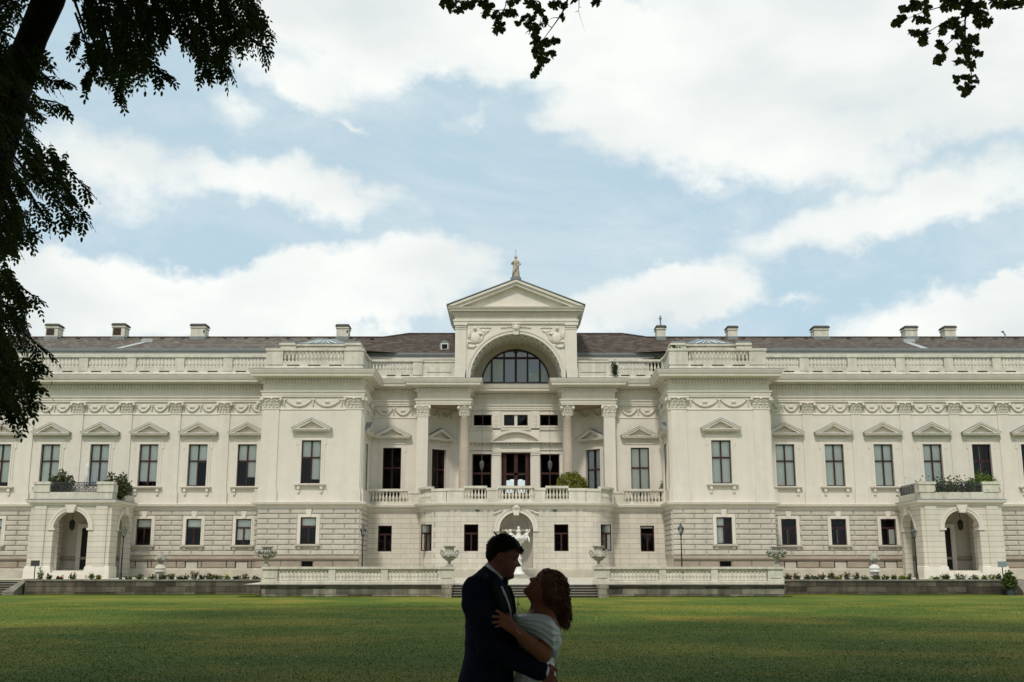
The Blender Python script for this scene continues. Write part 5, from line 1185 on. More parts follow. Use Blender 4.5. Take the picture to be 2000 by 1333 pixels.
# lawn sprinkler behind the couple
y = 47; xs_ = XP(1012, 1180, y); z = lawn_z(y); o = empty('lawn_sprinkler', (xs_, y, z), 'thin metal lawn sprinkler on a tripod between the couple', 'sprinkler')
mb = MB(); mb.tube([(0,0,.12),(0,0,.62)], .018, 6); mb.lathe([(.02,.30),(.07,.32),(.07,.36),(.02,.38)], 8); mb.tube([(-.16,0,.60),(.12,0,.60)], .014, 5); mb.build('riser', GREYIRON, o)
for (a, b) in ((.36, -.02), (-.12, .25), (-.10, -.2)): mb = MB(); mb.tube([(0,0,.34),(a*.5,b*.5,.12),(a,b,0)], .012, 5); mb.build('leg', GREYIRON, o)
# ================================================================ TREES
def inframe(p, mg=25):
    if p[1] < .5: return False
    d = p[1]*cos(TH) + p[2]*sin(TH)
    if d < .3: return False
    u = 1000 + FPX*p[0]/d; v = 666.5 - FPX*(p[2]*cos(TH) - p[1]*sin(TH))/d
    return -mg < u < 2000+mg and -mg < v < 1333+mg
def pip(x, y, poly):
    c = False; j = len(poly)-1
    for i in range(len(poly)):
        (xi, yi), (xj, yj) = poly[i], poly[j]
        if (yi > y) != (yj > y) and x < (xj-xi)*(y-yi)/(yj-yi)+xi: c = not c
        j = i
    return c
LOC = leafmat('locust_leaf', (.040,.058,.015), .5, 8, .7, .3); OAK = leafmat('oak_leaf', (.05,.072,.016), .5, 8, .7, .32)
BARK = mat('dark_bark', (.035,.026,.020), .95, .35, 9, .9, 30); DENSE = leafmat('crown_leaf', (.035,.050,.016), .3, 2)
LV, LFc = [], []
def leaflet(V, F, p, d, n, l, w_):
    s = d.cross(n).normalized()*w_; b = len(V)
    V += [p, p+d*l*.35+s, p+d*l*.75+s*.75, p+d*l, p+d*l*.75-s*.75, p+d*l*.35-s]; F.append((b,b+1,b+2,b+3,b+4,b+5))
def pinnate(V, F, TB, rr, p, d, Ln, n=7):
    # one compound leaf: arched rachis, opposite leaflets that hang a little
    side = d.cross(Vector((0,0,1))); side = side.normalized() if side.length > .05 else Vector((1,0,0))
    side = (Matrix.Rotation(rr.gauss(0,.7), 3, d) @ side).normalized(); pts = []
    for k in range(n+1):
        u = k/n; pts.append(p + d*Ln*u + Vector((0,0,-1))*Ln*.28*u*u)
    TB.append(pts)
    for k in range(1, n+1):
        dd = (pts[k]-pts[k-1]).normalized(); nn = dd.cross(side).normalized(); l = .046*(.75+.5*rr.random())*(1-.25*abs(k/n-.5))
        for sg_ in ((-1, 1) if k < n else (0,)):
            ld = (side*sg_*.85 + dd*(.55 if sg_ else 1) + Vector((0,0,-.32)) + Vector((rr.gauss(0,.12),rr.gauss(0,.12),rr.gauss(0,.12)))).normalized(); leaflet(V, F, pts[k], ld, nn, l, l*.24)
def polymesh(name, V, F, m):
    me = bpy.data.meshes.new(name); me.from_pydata([tuple(v) for v in V], [], F); me.materials.append(m); me.update(); return me
rr = random.Random(3)
polys = [ # outline, flow direction (px), leaves, edge softness
 ([(120,-40),(345,-40),(345,40),(325,95),(310,140),(262,172),(222,182),(175,150),(160,110),(185,75),(158,45),(170,0)], (.1,1), 470),
 ([(330,-40),(500,-40),(512,20),(525,52),(505,80),(470,100),(445,128),(410,135),(372,112),(352,90),(335,55)], (.35,1), 400),
 ([(-60,-40),(50,-40),(48,20),(20,60),(-60,70)], (.1,1), 110),
 ([(-60,70),(35,85),(100,95),(112,125),(98,160),(60,175),(-60,200)], (.9,.7), 210),
 ([(-60,170),(70,180),(108,212),(85,232),(62,245),(-60,260)], (1,.35), 150),
 ([(-60,230),(55,240),(95,275),(125,310),(158,372),(150,410),(110,395),(85,370),(50,400),(-60,420)], (.8,1), 330),
 ([(-60,380),(45,400),(62,430),(45,460),(38,505),(-60,530)], (.5,1), 170),
 ([(-60,500),(25,530),(48,570),(60,600),(62,640),(72,670),(58,690),(-60,700)], (.7,.8), 260),
 ([(-60,660),(48,680),(58,715),(70,745),(40,760),(-60,765)], (.9,.8), 170),
 ([(-60,735),(15,750),(35,775),(38,795),(-60,790)], (.8,1), 55)]
V, F, TB = [], [], []; twg = MB()
for poly, fl, n in polys:
    xs_, ys_ = [q[0] for q in poly], [q[1] for q in poly]; c = 0; n = int(n*.85); cx_, cy_ = sum(q[0] for q in poly)/len(poly), sum(q[1] for q in poly)/len(poly)
    while c < n:
        x, y = rr.uniform(min(xs_), max(xs_)), rr.uniform(min(ys_), max(ys_))
        if not pip(x, y, poly): continue
        c += 1; x = cx_+(x-cx_)*.92; y = cy_+(y-cy_)*.90; Y = rr.uniform(7.2, 9.4); p = PT(x, y, Y)
        d = Vector((fl[0]+rr.gauss(0,.35), rr.gauss(0,.5), -fl[1]*.75+rr.gauss(0,.28))).normalized(); pinnate(V, F, TB, rr, p - d*.13, d, .14+.08*rr.random())
        if c % 9 == 0:
            q = PT(x-fl[0]*120-20, y-fl[1]*90-20, Y+rr.uniform(-.3,.3)); twg.tube([q, (q+p)/2+Vector((0,0,.03)), p], [.012,.008,.004], 4, False)
for pts in TB: twg.tube([pts[0], pts[3], pts[-1]], .0022, 3, False)
# drooping end sprays that stick out of the masses
def spray(path, Ytop, n, V, F):
    Yv = Ytop; P_ = [PT(x, y, Yv+.15*i) for i, (x, y) in enumerate(path)]; twg.tube(P_, [.009-.006*i/(len(P_)-1) for i in range(len(P_))], 4, False)
    for k in range(n):
        u = (k+.5)/n*(len(P_)-1)*.80; i = min(int(u), len(P_)-2); p = P_[i].lerp(P_[i+1], u-i); t = (P_[i+1]-P_[i]).normalized(); s_ = t.cross(Vector((0,1,0))).normalized()*(1 if k % 2 else -1)
        pinnate(V, F, TB, rr, p, (t*1.0+s_*.55+Vector((0,rr.gauss(0,.3),-.35))).normalized(), .11+.05*rr.random(), 6)
for pa in ([(480,20),(515,48),(535,74)],[(470,60),(505,85),(526,104)],[(430,100),(440,130),(440,150)],[(395,100),(400,130),(405,152)],[(235,150),(238,175),(240,196)],[(180,130),(172,150),(168,166)],[(295,120),(315,140),(325,150)],[(160,60),(148,75),(140,82)],
           [(100,300),(150,350),(184,384)],[(110,340),(150,400),(180,448)],[(100,380),(130,420),(140,440)],[(70,150),(110,160),(126,155)],[(80,195),(110,200),(128,208)],[(60,380),(85,420),(100,432)],
           [(45,650),(72,672),(92,690)],[(45,700),(70,712),(86,722)],[(40,735),(65,750),(84,762)],[(30,750),(45,775),(72,790)],[(15,770),(30,800),(55,826)],[(0,770),(12,800),(22,815)],[(40,560),(60,575),(72,590)],[(40,440),(60,452),(70,465)]): spray(pa, 7.8, 9, V, F)
def crownpoint(rr, blobs):
    while True:
        b = rr.choices(blobs, [q[3]*q[4]*q[5] for q in blobs])[0]; v = Vector((rr.gauss(0,1), rr.gauss(0,1), rr.gauss(0,1))).normalized()*(.55+.45*rr.random()**.5)
        p = Vector((b[0]+v.x*b[3], b[1]+v.y*b[4], b[2]+v.z*b[5])); 
        if p.z > -1.3 and not inframe(p, 120): return p
def crown_cards(V, F, rr, blobs, n, size):
    for k in range(n):
        p = crownpoint(rr, blobs); d = Vector((rr.gauss(0,1), rr.gauss(0,1), rr.gauss(0,1))).normalized(); e = d.orthogonal().normalized(); l = size*(.6+.8*rr.random())
        q = [p+d*l, p+e*l*.6, p-d*l, p-e*l*.6]
        if any(inframe(t, 20) for t in q): continue
        b = len(V); V += q; F.append((b,b+1,b+2,b+3))
# --- left tree
lt = empty('locust_tree', (PT(-60, 1300, 8.4).x-.4, 8.6, lawn_z(8)), 'dark tree with drooping feathery leaves filling the left edge of the photo', 'tree')
def rel(me_name, V, F, m, par): o = bpy.data.objects.new(me_name, polymesh(me_name, [Vector(v)-par.location for v in V], F, m)); C.objects.link(o); o.parent = par; return o
rel('foliage', V, F, LOC, lt)
tk = MB(); base = lt.location
path = [Vector((base.x, base.y, -1.9)), Vector((base.x+.02, 8.6, -.6)), PT(-110, 800, 8.5), PT(-75, 560, 8.4), PT(-20, 330, 8.3), PT(28, 170, 8.3), PT(64, 72, 8.3), PT(95, 0, 8.3), PT(150, -170, 8.3), PT(230, -420, 8.2)]
tk.tube(path, [.30,.24,.20,.18,.155,.135,.115,.125,.12,.09], 12); tk.tube([PT(28,170,8.3), PT(-60,60,8.5), PT(-190,-120,8.8)], [.11,.09,.07], 8); tk.tube([PT(95,0,8.3), PT(60,-120,8.0), PT(20,-300,7.6)], [.10,.08,.05], 8)
tk.tube([PT(150,-170,8.3), PT(330,-160,8.2), PT(480,-60,8.1)], [.07,.05,.03], 7)
tk.v = [tuple(Vector(v)-base) for v in tk.v]; tk.build('trunk', BARK, lt, smooth=True)
twg.v = [tuple(Vector(v)-base) for v in twg.v]; twg.build('twigs', BARK, lt)
V, F = [], []; rr = random.Random(4); crown_cards(V, F, rr, [(-7,6,9,5,5,3.5),(-6,0,9,5,6,3.5),(-3,6,11,5,6,3),(-10,11,13,6,6,5),(-9,18,21,8,8,5),(-16,16,16,7,7,5),(-11,26,26,9,8,4.5)], 15500, .5); rel('crown', V, F, DENSE, lt)  # unseen upper crown, raised and extended forward to shade the lawn
# --- oak: only hanging branch ends show
V, F = [], []; rr = random.Random(8); tw = MB()
LOBE = [(0,0),(.10,.05),(.22,.20),(.17,.30),(.33,.42),(.24,.52),(.36,.68),(.20,.74),(.17,.90),(0,1.0),(-.17,.90),(-.20,.74),(-.36,.68),(-.24,.52),(-.33,.42),(-.17,.30),(-.22,.20),(-.10,.05)]
def oakleaf(p, d, n, l):
    s = d.cross(n).normalized(); b = len(V); 
    for (u, v) in LOBE: V.append(p + d*l*v + s*l*u + n*l*.12*abs(u)*2)
    F.append(tuple(range(b, b+len(LOBE))))
blobs = [(870,8,14,12,13),(893,14,22,16,22),(915,10,16,12,12),(935,2,14,9,10),(952,10,14,12,14),(950,28,9,10,9),(972,32,11,12,12),(990,24,15,11,14),(975,55,15,15,18),(1003,5,16,7,8),(1000,28,9,7,7),
         (1032,40,16,14,18),(1043,60,17,15,20),(1048,82,15,16,18),(1050,100,12,12,14),(1056,120,9,10,10),(1052,136,8,6,6),(1042,147,7,5,5),(1068,85,10,8,9),(1083,80,10,8,9),(1075,107,9,8,8),(1063,118,7,6,6),(1062,42,12,10,11),(1040,10,18,10,13),(1052,22,9,10,9),(1085,8,13,12,13),(1100,14,9,8,8),(1100,35,7,7,6),(1012,45,6,5,5),
         (1165,3,12,8,8),(1118,0,8,4,4),
         (1752,45,12,8,10),(1762,35,10,9,9),(1768,18,10,10,10),(1788,12,14,13,15),(1808,12,10,14,12),(1795,38,14,9,12),(1810,35,8,10,8),(1785,65,14,7,11),(1805,68,16,12,16),(1803,82,11,9,9),(1835,88,9,9,9),(1843,96,6,7,6),(1833,118,10,10,10),(1842,112,6,7,5),
         (1855,10,24,18,30),(1890,15,26,18,34),(1915,20,20,18,24),(1925,42,12,12,13),(1912,45,12,10,12),(1862,45,14,12,16),(1845,52,9,8,9),(1875,55,12,14,14),(1840,63,9,6,7),(1870,70,12,12,14),(1890,78,15,12,16),(1908,78,10,9,10),(1878,95,12,12,14),(1895,100,14,12,15),(1910,106,9,9,9),(1888,118,12,9,12),(1872,122,9,6,7),(1898,130,8,8,8),(1868,155,9,6,7),(1885,150,8,5,6),(1902,156,10,9,10),(1893,172,12,8,10),(1885,183,9,6,7),(1875,172,6,4,4),
         (1945,6,14,9,12),(1965,8,14,10,13),(1985,10,14,11,13),(2002,5,10,10,8)]
for (x, y, rx, ry, n) in blobs:
    Y0 = rr.uniform(10.2, 11.4); c0 = PT(x, y, Y0)
    for k in range(int(n*1.9)):
        a, r = rr.random()*6.283, sqrt(rr.random()); p = PT(x+rx*.85*r*cos(a), y+ry*.85*r*sin(a), Y0+rr.gauss(0,.1)); out = (p-c0); 
        d = (out.normalized()*.8 + Vector((rr.gauss(0,.5), rr.gauss(0,.7), rr.gauss(-.25,.5)))).normalized(); n_ = Vector((rr.gauss(0,.6), -.8+rr.gauss(0,.5), rr.gauss(0,.6))); 
        l = .058+.038*rr.random(); oakleaf(p - d*l*.5, d, (n_ - d*n_.dot(d)).normalized(), l)
def twig(path, r0=.012, Y=10.8):
    P_ = [PT(x, y, Y) for x, y in path]; tw.tube(P_, [r0*(1-.75*i/(len(P_)-1)) for i in range(len(P_))], 5, False)
for pth, r0 in (([(1135,-150),(1112,-20),(1106,12),(1092,35),(1078,55),(1062,76)], .014),([(1078,55),(1066,45),(1050,40)],.005),([(1092,35),(1080,35),(1060,45)],.005),([(1062,76),(1052,100),(1050,125),(1040,148)],.007),([(1062,76),(1085,80)],.004),
                ([(1135,-150),(1130,-10),(1131,8),(1130,22)],.008),([(1130,22),(1122,24)],.004),([(1130,14),(1137,15)],.004),([(1130,22),(1135,40),(1143,62)],.0022),([(1060,-120),(1000,-40),(985,20),(975,55)],.010),([(985,-60),(900,0),(870,10)],.008),([(985,20),(950,20),(948,35)],.005),([(1000,-40),(950,0),(930,5)],.006),
                ([(1960,-160),(1900,-20),(1885,40),(1885,90),(1893,125),(1898,148),(1890,180)],.014),([(1900,-20),(1850,10),(1800,25),(1760,42)],.009),([(1885,40),(1850,50)],.005),([(1850,40),(1810,65),(1785,68)],.006),([(1870,70),(1840,95),(1835,118)],.005),([(1900,-20),(1930,20),(1925,42)],.008),([(1930,0),(1970,8),(2005,8)],.008)): twig(pth, r0)
ot = empty('oak_tree', (9.5, -1.5, -1.66), 'oak whose lobed leafy branch ends hang into the top middle and top right', 'tree')
rel('foliage', V, F, OAK, ot); tw.v = [tuple(Vector(v)-ot.location) for v in tw.v]; tw.build('twigs', BARK, ot)
def J(*a): return [tuple(Vector(p)-ot.location) for p in a]
tk = MB(); tk.tube(J((9.5,-1.5,-1.9),(9.5,-1.5,0),(9.4,-1.4,4),(9.0,-1,8.5)), [.55,.45,.38,.30], 12); e1 = PT(1960,-160,10.8); e2 = PT(1135,-150,10.8); e3 = PT(1060,-120,10.8); e4 = PT(985,-60,10.8)
mid_ = Vector((5, 7, 9.5)); tk.tube(J((9.0,-1,8.5),(8.2,4,9.6),(6.5,8.5,8.8),e1), [.26,.18,.08,.014], 8); tk.tube(J((9.0,-1,8.2),(6,3,10),(3,8,9.4),e2), [.24,.15,.07,.014], 8); tk.tube(J((3,8,9.4),(1.5,9.6,8.6),e3), [.06,.03,.010], 6); tk.tube(J((1.5,9.6,8.6),e4), [.03,.008], 5)
tk.build('trunk', BARK, ot, smooth=True)
V, F = [], []; rr = random.Random(14); crown_cards(V, F, rr, [(8,0,11,7,7,4.5),(2,2,13,6,7,3.5),(10,9,14,7,6,5),(2,12,16,7,7,4.5),(7,19,20,8,8,4.5),(17,13,17,8,8,5)], 15500, .46); rel('crown', V, F, DENSE, ot)  # crown outside the view, spread overhead to darken the couple and near lawn
# --- unseen trees added around the camera to shade the couple and near lawn
for i, (x, y, h_, r_, lab) in enumerate(((-9,-9,9,7,'added unseen shade tree behind the viewpoint to the left'),(1,-13,10,8,'added unseen shade tree straight behind the viewpoint'),(11,-12,9,7,'added unseen shade tree behind the viewpoint to the right'),(-18,-2,10,7,'added unseen shade tree left of the viewpoint'),(20,1,10,7,'added unseen shade tree right of the viewpoint'))):
    t = empty('added_shade_tree', (x, y, -1.66), lab, 'tree', 'added shade trees around the viewpoint'); V, F = [], []; rr = random.Random(50+i)
    crown_cards(V, F, rr, [(x,y,h_*.35+1,r_*.9,r_*.8,h_*.42),(x,y,h_+1,r_,r_,h_*.5),(x,y,h_+7,r_*.8,r_*.8,h_*.4)], 5200, .42); rel('crown', V, F, DENSE, t); tk = MB().lathe([(.5,-.2),(.4,1),(.33,6),(.2,12)], 10); tk.build('trunk', BARK, t, smooth=True)
# ================================================================ THE COUPLE
YM = 5.86
def Q(px, py, dy=0): return PT(px, py, YM+dy)
def capsule(mb, p0, p1, r0, r1, n=14, fl=1.0, axis=None):
    # tapered limb segment with rounded ends; fl squashes it along axis
    p0, p1 = Vector(p0), Vector(p1); d = (p1-p0); Ln = d.length; d.normalize(); a = (axis - d*axis.dot(d)).normalized() if axis is not None else d.orthogonal().normalized(); b = d.cross(a); rings = []
    for k in range(1, 5): t = pi/2*k/5; rings.append((-r0*cos(t), r0*sin(t)))
    rings += [(Ln*u, r0+(r1-r0)*u) for u in (0, .25, .5, .75, 1)]
    for k in range(4, 0, -1): t = pi/2*k/5; rings.append((Ln+r1*cos(t), r1*sin(t)))
    vs = [p0-d*r0] + [p0+d*h+a*(r*fl*cos(2*pi*k/n))+b*(r*sin(2*pi*k/n)) for h, r in rings for k in range(n)] + [p1+d*r1]; m = len(rings)
    fs = [(0, 1+(k+1) % n, 1+k) for k in range(n)] + [(1+i*n+k, 1+i*n+(k+1) % n, 1+(i+1)*n+(k+1) % n, 1+(i+1)*n+k) for i in range(m-1) for k in range(n)] + [(1+(m-1)*n+k, 1+(m-1)*n+(k+1) % n, len(vs)-1) for k in range(n)]
    mb.add(vs, fs)
def chain(mb, pts, rs, **k):
    for i in range(len(pts)-1): capsule(mb, pts[i], pts[i+1], rs[i], rs[i+1], **k)
def loft(mb, sl, n=28, ex=2.3, yc=YM, px=True):
    vs = []; 
    for q in sl:
        py, a, b, hd = q[:4]; dy = q[4] if len(q) > 4 else 0
        if px: z = ZP(py, YM); x0, x1 = XP(a, py, YM), XP(b, py, YM)
        else: z, x0, x1 = py, a, b
        for k in range(n):
            t = 2*pi*k/n; c, s = cos(t), sin(t)
            vs.append(((x0+x1)/2 + (x1-x0)/2*math.copysign(abs(c)**(2/ex), c), yc+dy+hd*math.copysign(abs(s)**(2/ex), s), z))
    m = len(sl); mb.add(vs, [(i*n+k, i*n+(k+1) % n, (i+1)*n+(k+1) % n, (i+1)*n+k) for i in range(m-1) for k in range(n)] + [tuple(range(n-1,-1,-1)), tuple((m-1)*n+k for k in range(n))])
def remesh(mb, name, m, vox, sm=2, disp=None):
    me = bpy.data.meshes.new('tmp'); me.from_pydata(mb.v, [], mb.f); me.update(); o = bpy.data.objects.new('tmp', me); C.objects.link(o)
    r = o.modifiers.new('r', 'REMESH'); r.mode = 'VOXEL'; r.voxel_size = vox; r.use_smooth_shade = True
    if sm: s_ = o.modifiers.new('s', 'SMOOTH'); s_.iterations = sm; s_.factor = .5
    bpy.context.view_layer.update(); dg = bpy.context.evaluated_depsgraph_get(); ev = o.evaluated_get(dg); out = bpy.data.meshes.new_from_object(ev); out.name = name
    bpy.data.objects.remove(o); bpy.data.meshes.remove(me)
    if disp:
        n_ = len(out.vertices); co = np.zeros(n_*3, np.float32); no = np.zeros(n_*3, np.float32); out.vertices.foreach_get('co', co); out.vertices.foreach_get('normal', no)
        co = co.reshape(-1,3).tolist(); no = no.reshape(-1,3).tolist()
        co = [tuple(Vector(c)+disp(Vector(c), Vector(n))) for c, n in zip(co, no)]; out.vertices.foreach_set('co', np.array(co, np.float32).reshape(-1))
    out.materials.clear(); out.materials.append(m); out.polygons.foreach_set('use_smooth', [True]*len(out.polygons)); out.update(); return out
def put(name, me, parent, label=None):
    o = bpy.data.objects.new(name, me); C.objects.link(o); o.parent = parent; o.location = -parent.location
    if label: o['label'] = label
    return o
def putm(name, mb, m, parent, smooth=True): return put(name, mb.mesh(name, m, smooth), parent)
# --- canonical head, facing +x, chin base at the origin, height 1
def interp(t, tab):
    for i in range(len(tab)-1):
        if t <= tab[i+1][0]:
            u = (t-tab[i][0])/(tab[i+1][0]-tab[i][0]); u = max(0, min(1, u)); return tab[i][1]*(1-u)+tab[i+1][1]*u
    return tab[-1][1]
FRONT = [(0,.30),(.04,.375),(.09,.395),(.14,.37),(.175,.355),(.205,.385),(.235,.368),(.27,.395),(.31,.372),(.36,.372),(.43,.362),(.49,.368),(.54,.392),(.60,.405),(.68,.40),(.76,.37),(.84,.30),(.91,.20),(.96,.10),(1,.0)]
BACK = [(0,.12),(.06,.06),(.12,-.02),(.2,-.16),(.3,-.27),(.4,-.335),(.5,-.365),(.62,-.375),(.74,-.355),(.84,-.29),(.92,-.19),(.97,-.09),(1,-.01)]
WID = [(0,.09),(.05,.14),(.1,.175),(.18,.225),(.28,.27),(.4,.30),(.5,.315),(.62,.325),(.74,.315),(.84,.265),(.92,.18),(.97,.1),(1,.01)]
def head_mesh(fem=False, infl=0, lo=0.0):
    mb = MB(); nzv, nph = 64, 56; vs = []
    for i in range(nzv+1):
        z = lo+(1-lo)*i/nzv; f, b, w_ = interp(z, FRONT)+infl, interp(z, BACK)-infl, interp(z, WID)+infl; xc = (f+b)/2; a = (f-b)/2
        for k in range(nph):
            t = 2*pi*k/nph; c, s = cos(t), sin(t); ex = 2.25; x = xc+a*math.copysign(abs(c)**(2/ex), c); y = w_*math.copysign(abs(s)**(2/ex), s)
            if c > 0 and not infl:
                # nose
                if .31 < z < .52:
                    hgt = (.135 if not fem else .115)*((.52-z)/.16 if z > .36 else 1 - ((.36-z)/.05)**2); hgt = max(0, min(hgt, .14)); sg_ = .030+.045*max(0, min(1, (.47-z)/.12)); x += hgt*exp(-(y/sg_)**2)
                # eye sockets, brow, cheekbones
                for sy in (-1, 1):
                    x -= .055*exp(-((y-sy*.135)/.06)**2-((z-.475)/.035)**2); x += .014*exp(-((y-sy*.16)/.08)**2-((z-.385)/.04)**2); x += .016*exp(-((y-sy*.12)/.09)**2-((z-.55)/.025)**2)
                x -= .022*exp(-(z-.238)**2/.00012)*exp(-(y/.09)**2)
            vs.append((x, y, z))
    mb.add(vs, [(i*nph+k, i*nph+(k+1) % nph, (i+1)*nph+(k+1) % nph, (i+1)*nph+k) for i in range(nzv) for k in range(nph)] + [tuple(range(nph-1,-1,-1)), tuple(nzv*nph+k for k in range(nph))]); return mb
def ear(mb, sy, z=.42):
    for k in range(12):
        t = -.4+k*.42; mb.ball((-.035+.055*cos(t)*.8-.01*sin(t), sy*(.315+.018*(1-cos(t)*.4)), z+.085*sin(t)), (.019,.02,.022), 6, 4)
    mb.ball((-.03, sy*.305, z-.0), (.045,.018,.07), 8, 6); mb.ball((-.005, sy*.31, z-.085), (.022,.018,.03), 6, 4)
def eye_mb(sy, fem): mb = MB(); mb.ball((.300, sy*.135, .475), .052, 12, 8); return mb
def headM(chin, H, tilt, mirror):
    # tilt > 0 raises the face
    M = Matrix.Translation(chin) @ (Matrix.Diagonal((-1,1,1,1)) if mirror else Matrix.Identity(4)) @ Matrix.Rotation(-tilt, 4, 'Y') @ Matrix.Diagonal((H,H,H,1)) @ Matrix.Translation((-.36, 0, -.02)); return M
SKM = mat('skin_man', (.24,.10,.068), .65, .08, 30, .1, 200, spec=.12); SKW = mat('skin_woman', (.30,.12,.068), .6, .08, 30, .1, 200, spec=.15)
def woolx(nt, cur, geo, tc): return cur
SUIT = mat('navy_suit', (.013,.016,.032), .95, .2, 40, .3, 300, spec=.04); SHIRT = mat('white_shirt', (.72,.73,.76), .8, .03, 20); BLACK = mat('black_satin', (.005,.005,.006), .6, spec=.1)
def satinm():
    m = mat('ivory_satin', (.70,.75,.735), .42, .05, 8); nt = m.node_tree; p = nt.nodes['Principled BSDF']; p.inputs['Specular IOR Level'].default_value = .5; p.inputs['Sheen Weight'].default_value = .3; return m
SATIN = satinm(); HAIRM = mat('dark_brown_hair', (.010,.006,.005), .7, .3, 40, spec=.08); HAIRW = mat('copper_brown_hair', (.115,.050,.024), .6, .7, 22, spec=.15); EYE = mat('eye', (.05,.035,.03), .2); LIP = mat('lip', (.26,.08,.07), .5)
GZ = -1.66
# ------------------------------------------------ man
man = empty('person', (Q(952, 1200).x, YM, GZ), 'man in a dark navy suit and bow tie holding the woman, head bent to her', 'person', 'embracing couple')
Hm = .226; Mm = headM(Q(1001, 1132), Hm, radians(-12), False)
bd = MB(); bd.merge(head_mesh(), Mm); eb = MB(); ear(eb, -1, .44); ear(eb, 1, .44); bd.merge(eb, Mm)
chain(bd, [Q(978,1094), Q(966,1118), Q(956,1140)], [.054,.058,.066], n=18)
capsule(bd, Q(975,1104), Q(985,1124), .045, .035)                                         # under the jaw
loft(bd, [(1128,935,975,.10),(1150,920,990,.17),(1200,917,994,.18),(1260,918,992,.165),(1330,912,992,.17),(1372,910,994,.17)])
xh, zh = Q(950,1200).x, 0
for sy in (-1, 1):
    chain(bd, [(xh, YM+sy*.09, -.70), (xh+.01, YM+sy*.10, -1.16), (xh-.02, YM+sy*.10, -1.56)], [.085,.06,.045]); capsule(bd, (xh-.03, YM+sy*.10, -1.60), (xh+.13, YM+sy*.11, -1.62), .04, .035)
S1, E1, W1 = Q(934,1156,-.18), Q(956,1264,-.24), Q(1056,1309,-.20)
chain(bd, [S1, E1, W1], [.055,.045,.030], n=14); S2, E2, W2 = Q(934,1156,.18), Q(985,1262,.24), Q(1068,1268,.12); chain(bd, [S2, E2, W2], [.055,.045,.030])
def hand(mb, wrist, palm_end, back, fingers, thumb, r=.011, pw=.036):
    # flattened palm; each finger a chain of three phalanges rooted inside the palm
    ax = Vector(back).normalized(); w_, p_ = Vector(wrist), Vector(palm_end); d = (p_-w_).normalized(); s = d.cross(ax).normalized()
    for q in (-1, -.35, .35, 1): capsule(mb, w_+d*.012+s*q*pw*.42, p_+s*q*pw*.72-d*(abs(q)*.008), .013, .0115, n=10)
    capsule(mb, w_, w_.lerp(p_, .6), .018, .016, fl=.8, axis=ax)
    for i, f in enumerate(fingers):
        k_ = (1.0, 1.04, 1.0, .86)[i]; chain(mb, f, [r*k_, r*.95*k_, r*.86*k_, r*.74*k_][:len(f)], n=10)
    chain(mb, thumb, [r*1.35, r*1.2, r*1.0, r*.85][:len(thumb)], n=10)
y_ = -.215
hand(bd, Q(1058,1309,-.20), Q(1074,1324,-.205), (0,-1,0), [[Q(1077,1317,-.205),Q(1084,1326,-.205),Q(1089,1338,-.19),Q(1090,1348,-.18)],[Q(1074,1322,-.21),Q(1081,1334,-.215),Q(1086,1346,-.20),Q(1087,1356,-.19)],[Q(1070,1326,-.21),Q(1075,1340,-.215),Q(1079,1352,-.20),Q(1080,1361,-.19)],[Q(1065,1329,-.205),Q(1068,1341,-.21),Q(1071,1351,-.20),Q(1072,1358,-.19)]],
     [Q(1064,1306,-.20),Q(1074,1302,-.19),Q(1082,1305,-.17),Q(1087,1310,-.15)], .0105, .042)
hand(bd, Q(1068,1268,.12), Q(1086,1262,.07), (1,0,0), [[Q(1087,1258,.07),Q(1092,1250,.03),Q(1094,1245,.0)],[Q(1088,1262,.07),Q(1094,1258,.02),Q(1096,1255,-.02)],[Q(1088,1266,.07),Q(1094,1264,.02),Q(1096,1262,-.02)],[Q(1087,1270,.07),Q(1091,1270,.03),Q(1093,1270,.0)]], [Q(1078,1258,.10),Q(1084,1248,.09),Q(1087,1242,.08)], .010, .036) if False else None
put('body', remesh(bd, 'body', SKM, .0042, 3), man)
# hair: short, swept up at the front
def hairline_m(c): # canonical coordinates -> keep?
    x, y, z = c
    zl = interp(x, [(-.4,.20),(-.3,.22),(-.18,.32),(-.10,.46),(.0,.56),(.06,.50),(.12,.60),(.22,.66),(.32,.69),(.45,.70)]); return z > zl
hm = head_mesh(infl=.012); keep = [f for f in hm.f if all(hairline_m(hm.v[i]) for i in f)]; hm.f = keep
rr = random.Random(77)
def hv(v):
    x, y, z = v; k = max(0, min(1, (z-.5)/.3)); g = .026*k*exp(-((x-.24)/.16)**2)+.004*k; n_ = noise.noise(Vector((x*14, y*14, z*14)))*.018+noise.noise(Vector((x*40, y*40, z*18)))*.012
    c = Vector((x-.0, y, z-.5)).normalized(); return tuple(Vector(v)+c*(g+n_)+Vector((g*.5, 0, 0)))
hm.v = [hv(v) for v in hm.v]
for k in range(420):
    t = rr.random()*2*pi; u = rr.random(); z = .62+.38*u; f, b, w_ = interp(z, FRONT), interp(z, BACK), interp(z, WID); xc, a = (f+b)/2, (f-b)/2
    p = Vector((xc+a*cos(t)*.98, w_*sin(t)*.98, z)); c = Vector((p.x, p.y, p.z-.5)).normalized(); tip = p+c*(.010+.016*rr.random())+Vector((.06*(1 if p.x > .05 else -.5), rr.gauss(0,.02), rr.gauss(0,.015)))
    hm.tube([p, (p+tip)/2+c*.006, tip], [.010,.008,.002], 4, False)
for k in range(26):  # forelock and crown tuft
    p = Vector((.33+rr.gauss(0,.03), rr.gauss(0,.10), .74)); hm.tube([p, p+Vector((.09,0,.0+rr.gauss(0,.02))), p+Vector((.12+rr.gauss(0,.02),rr.gauss(0,.02),-.10+rr.gauss(0,.03)))], [.014,.010,.002], 4, False)
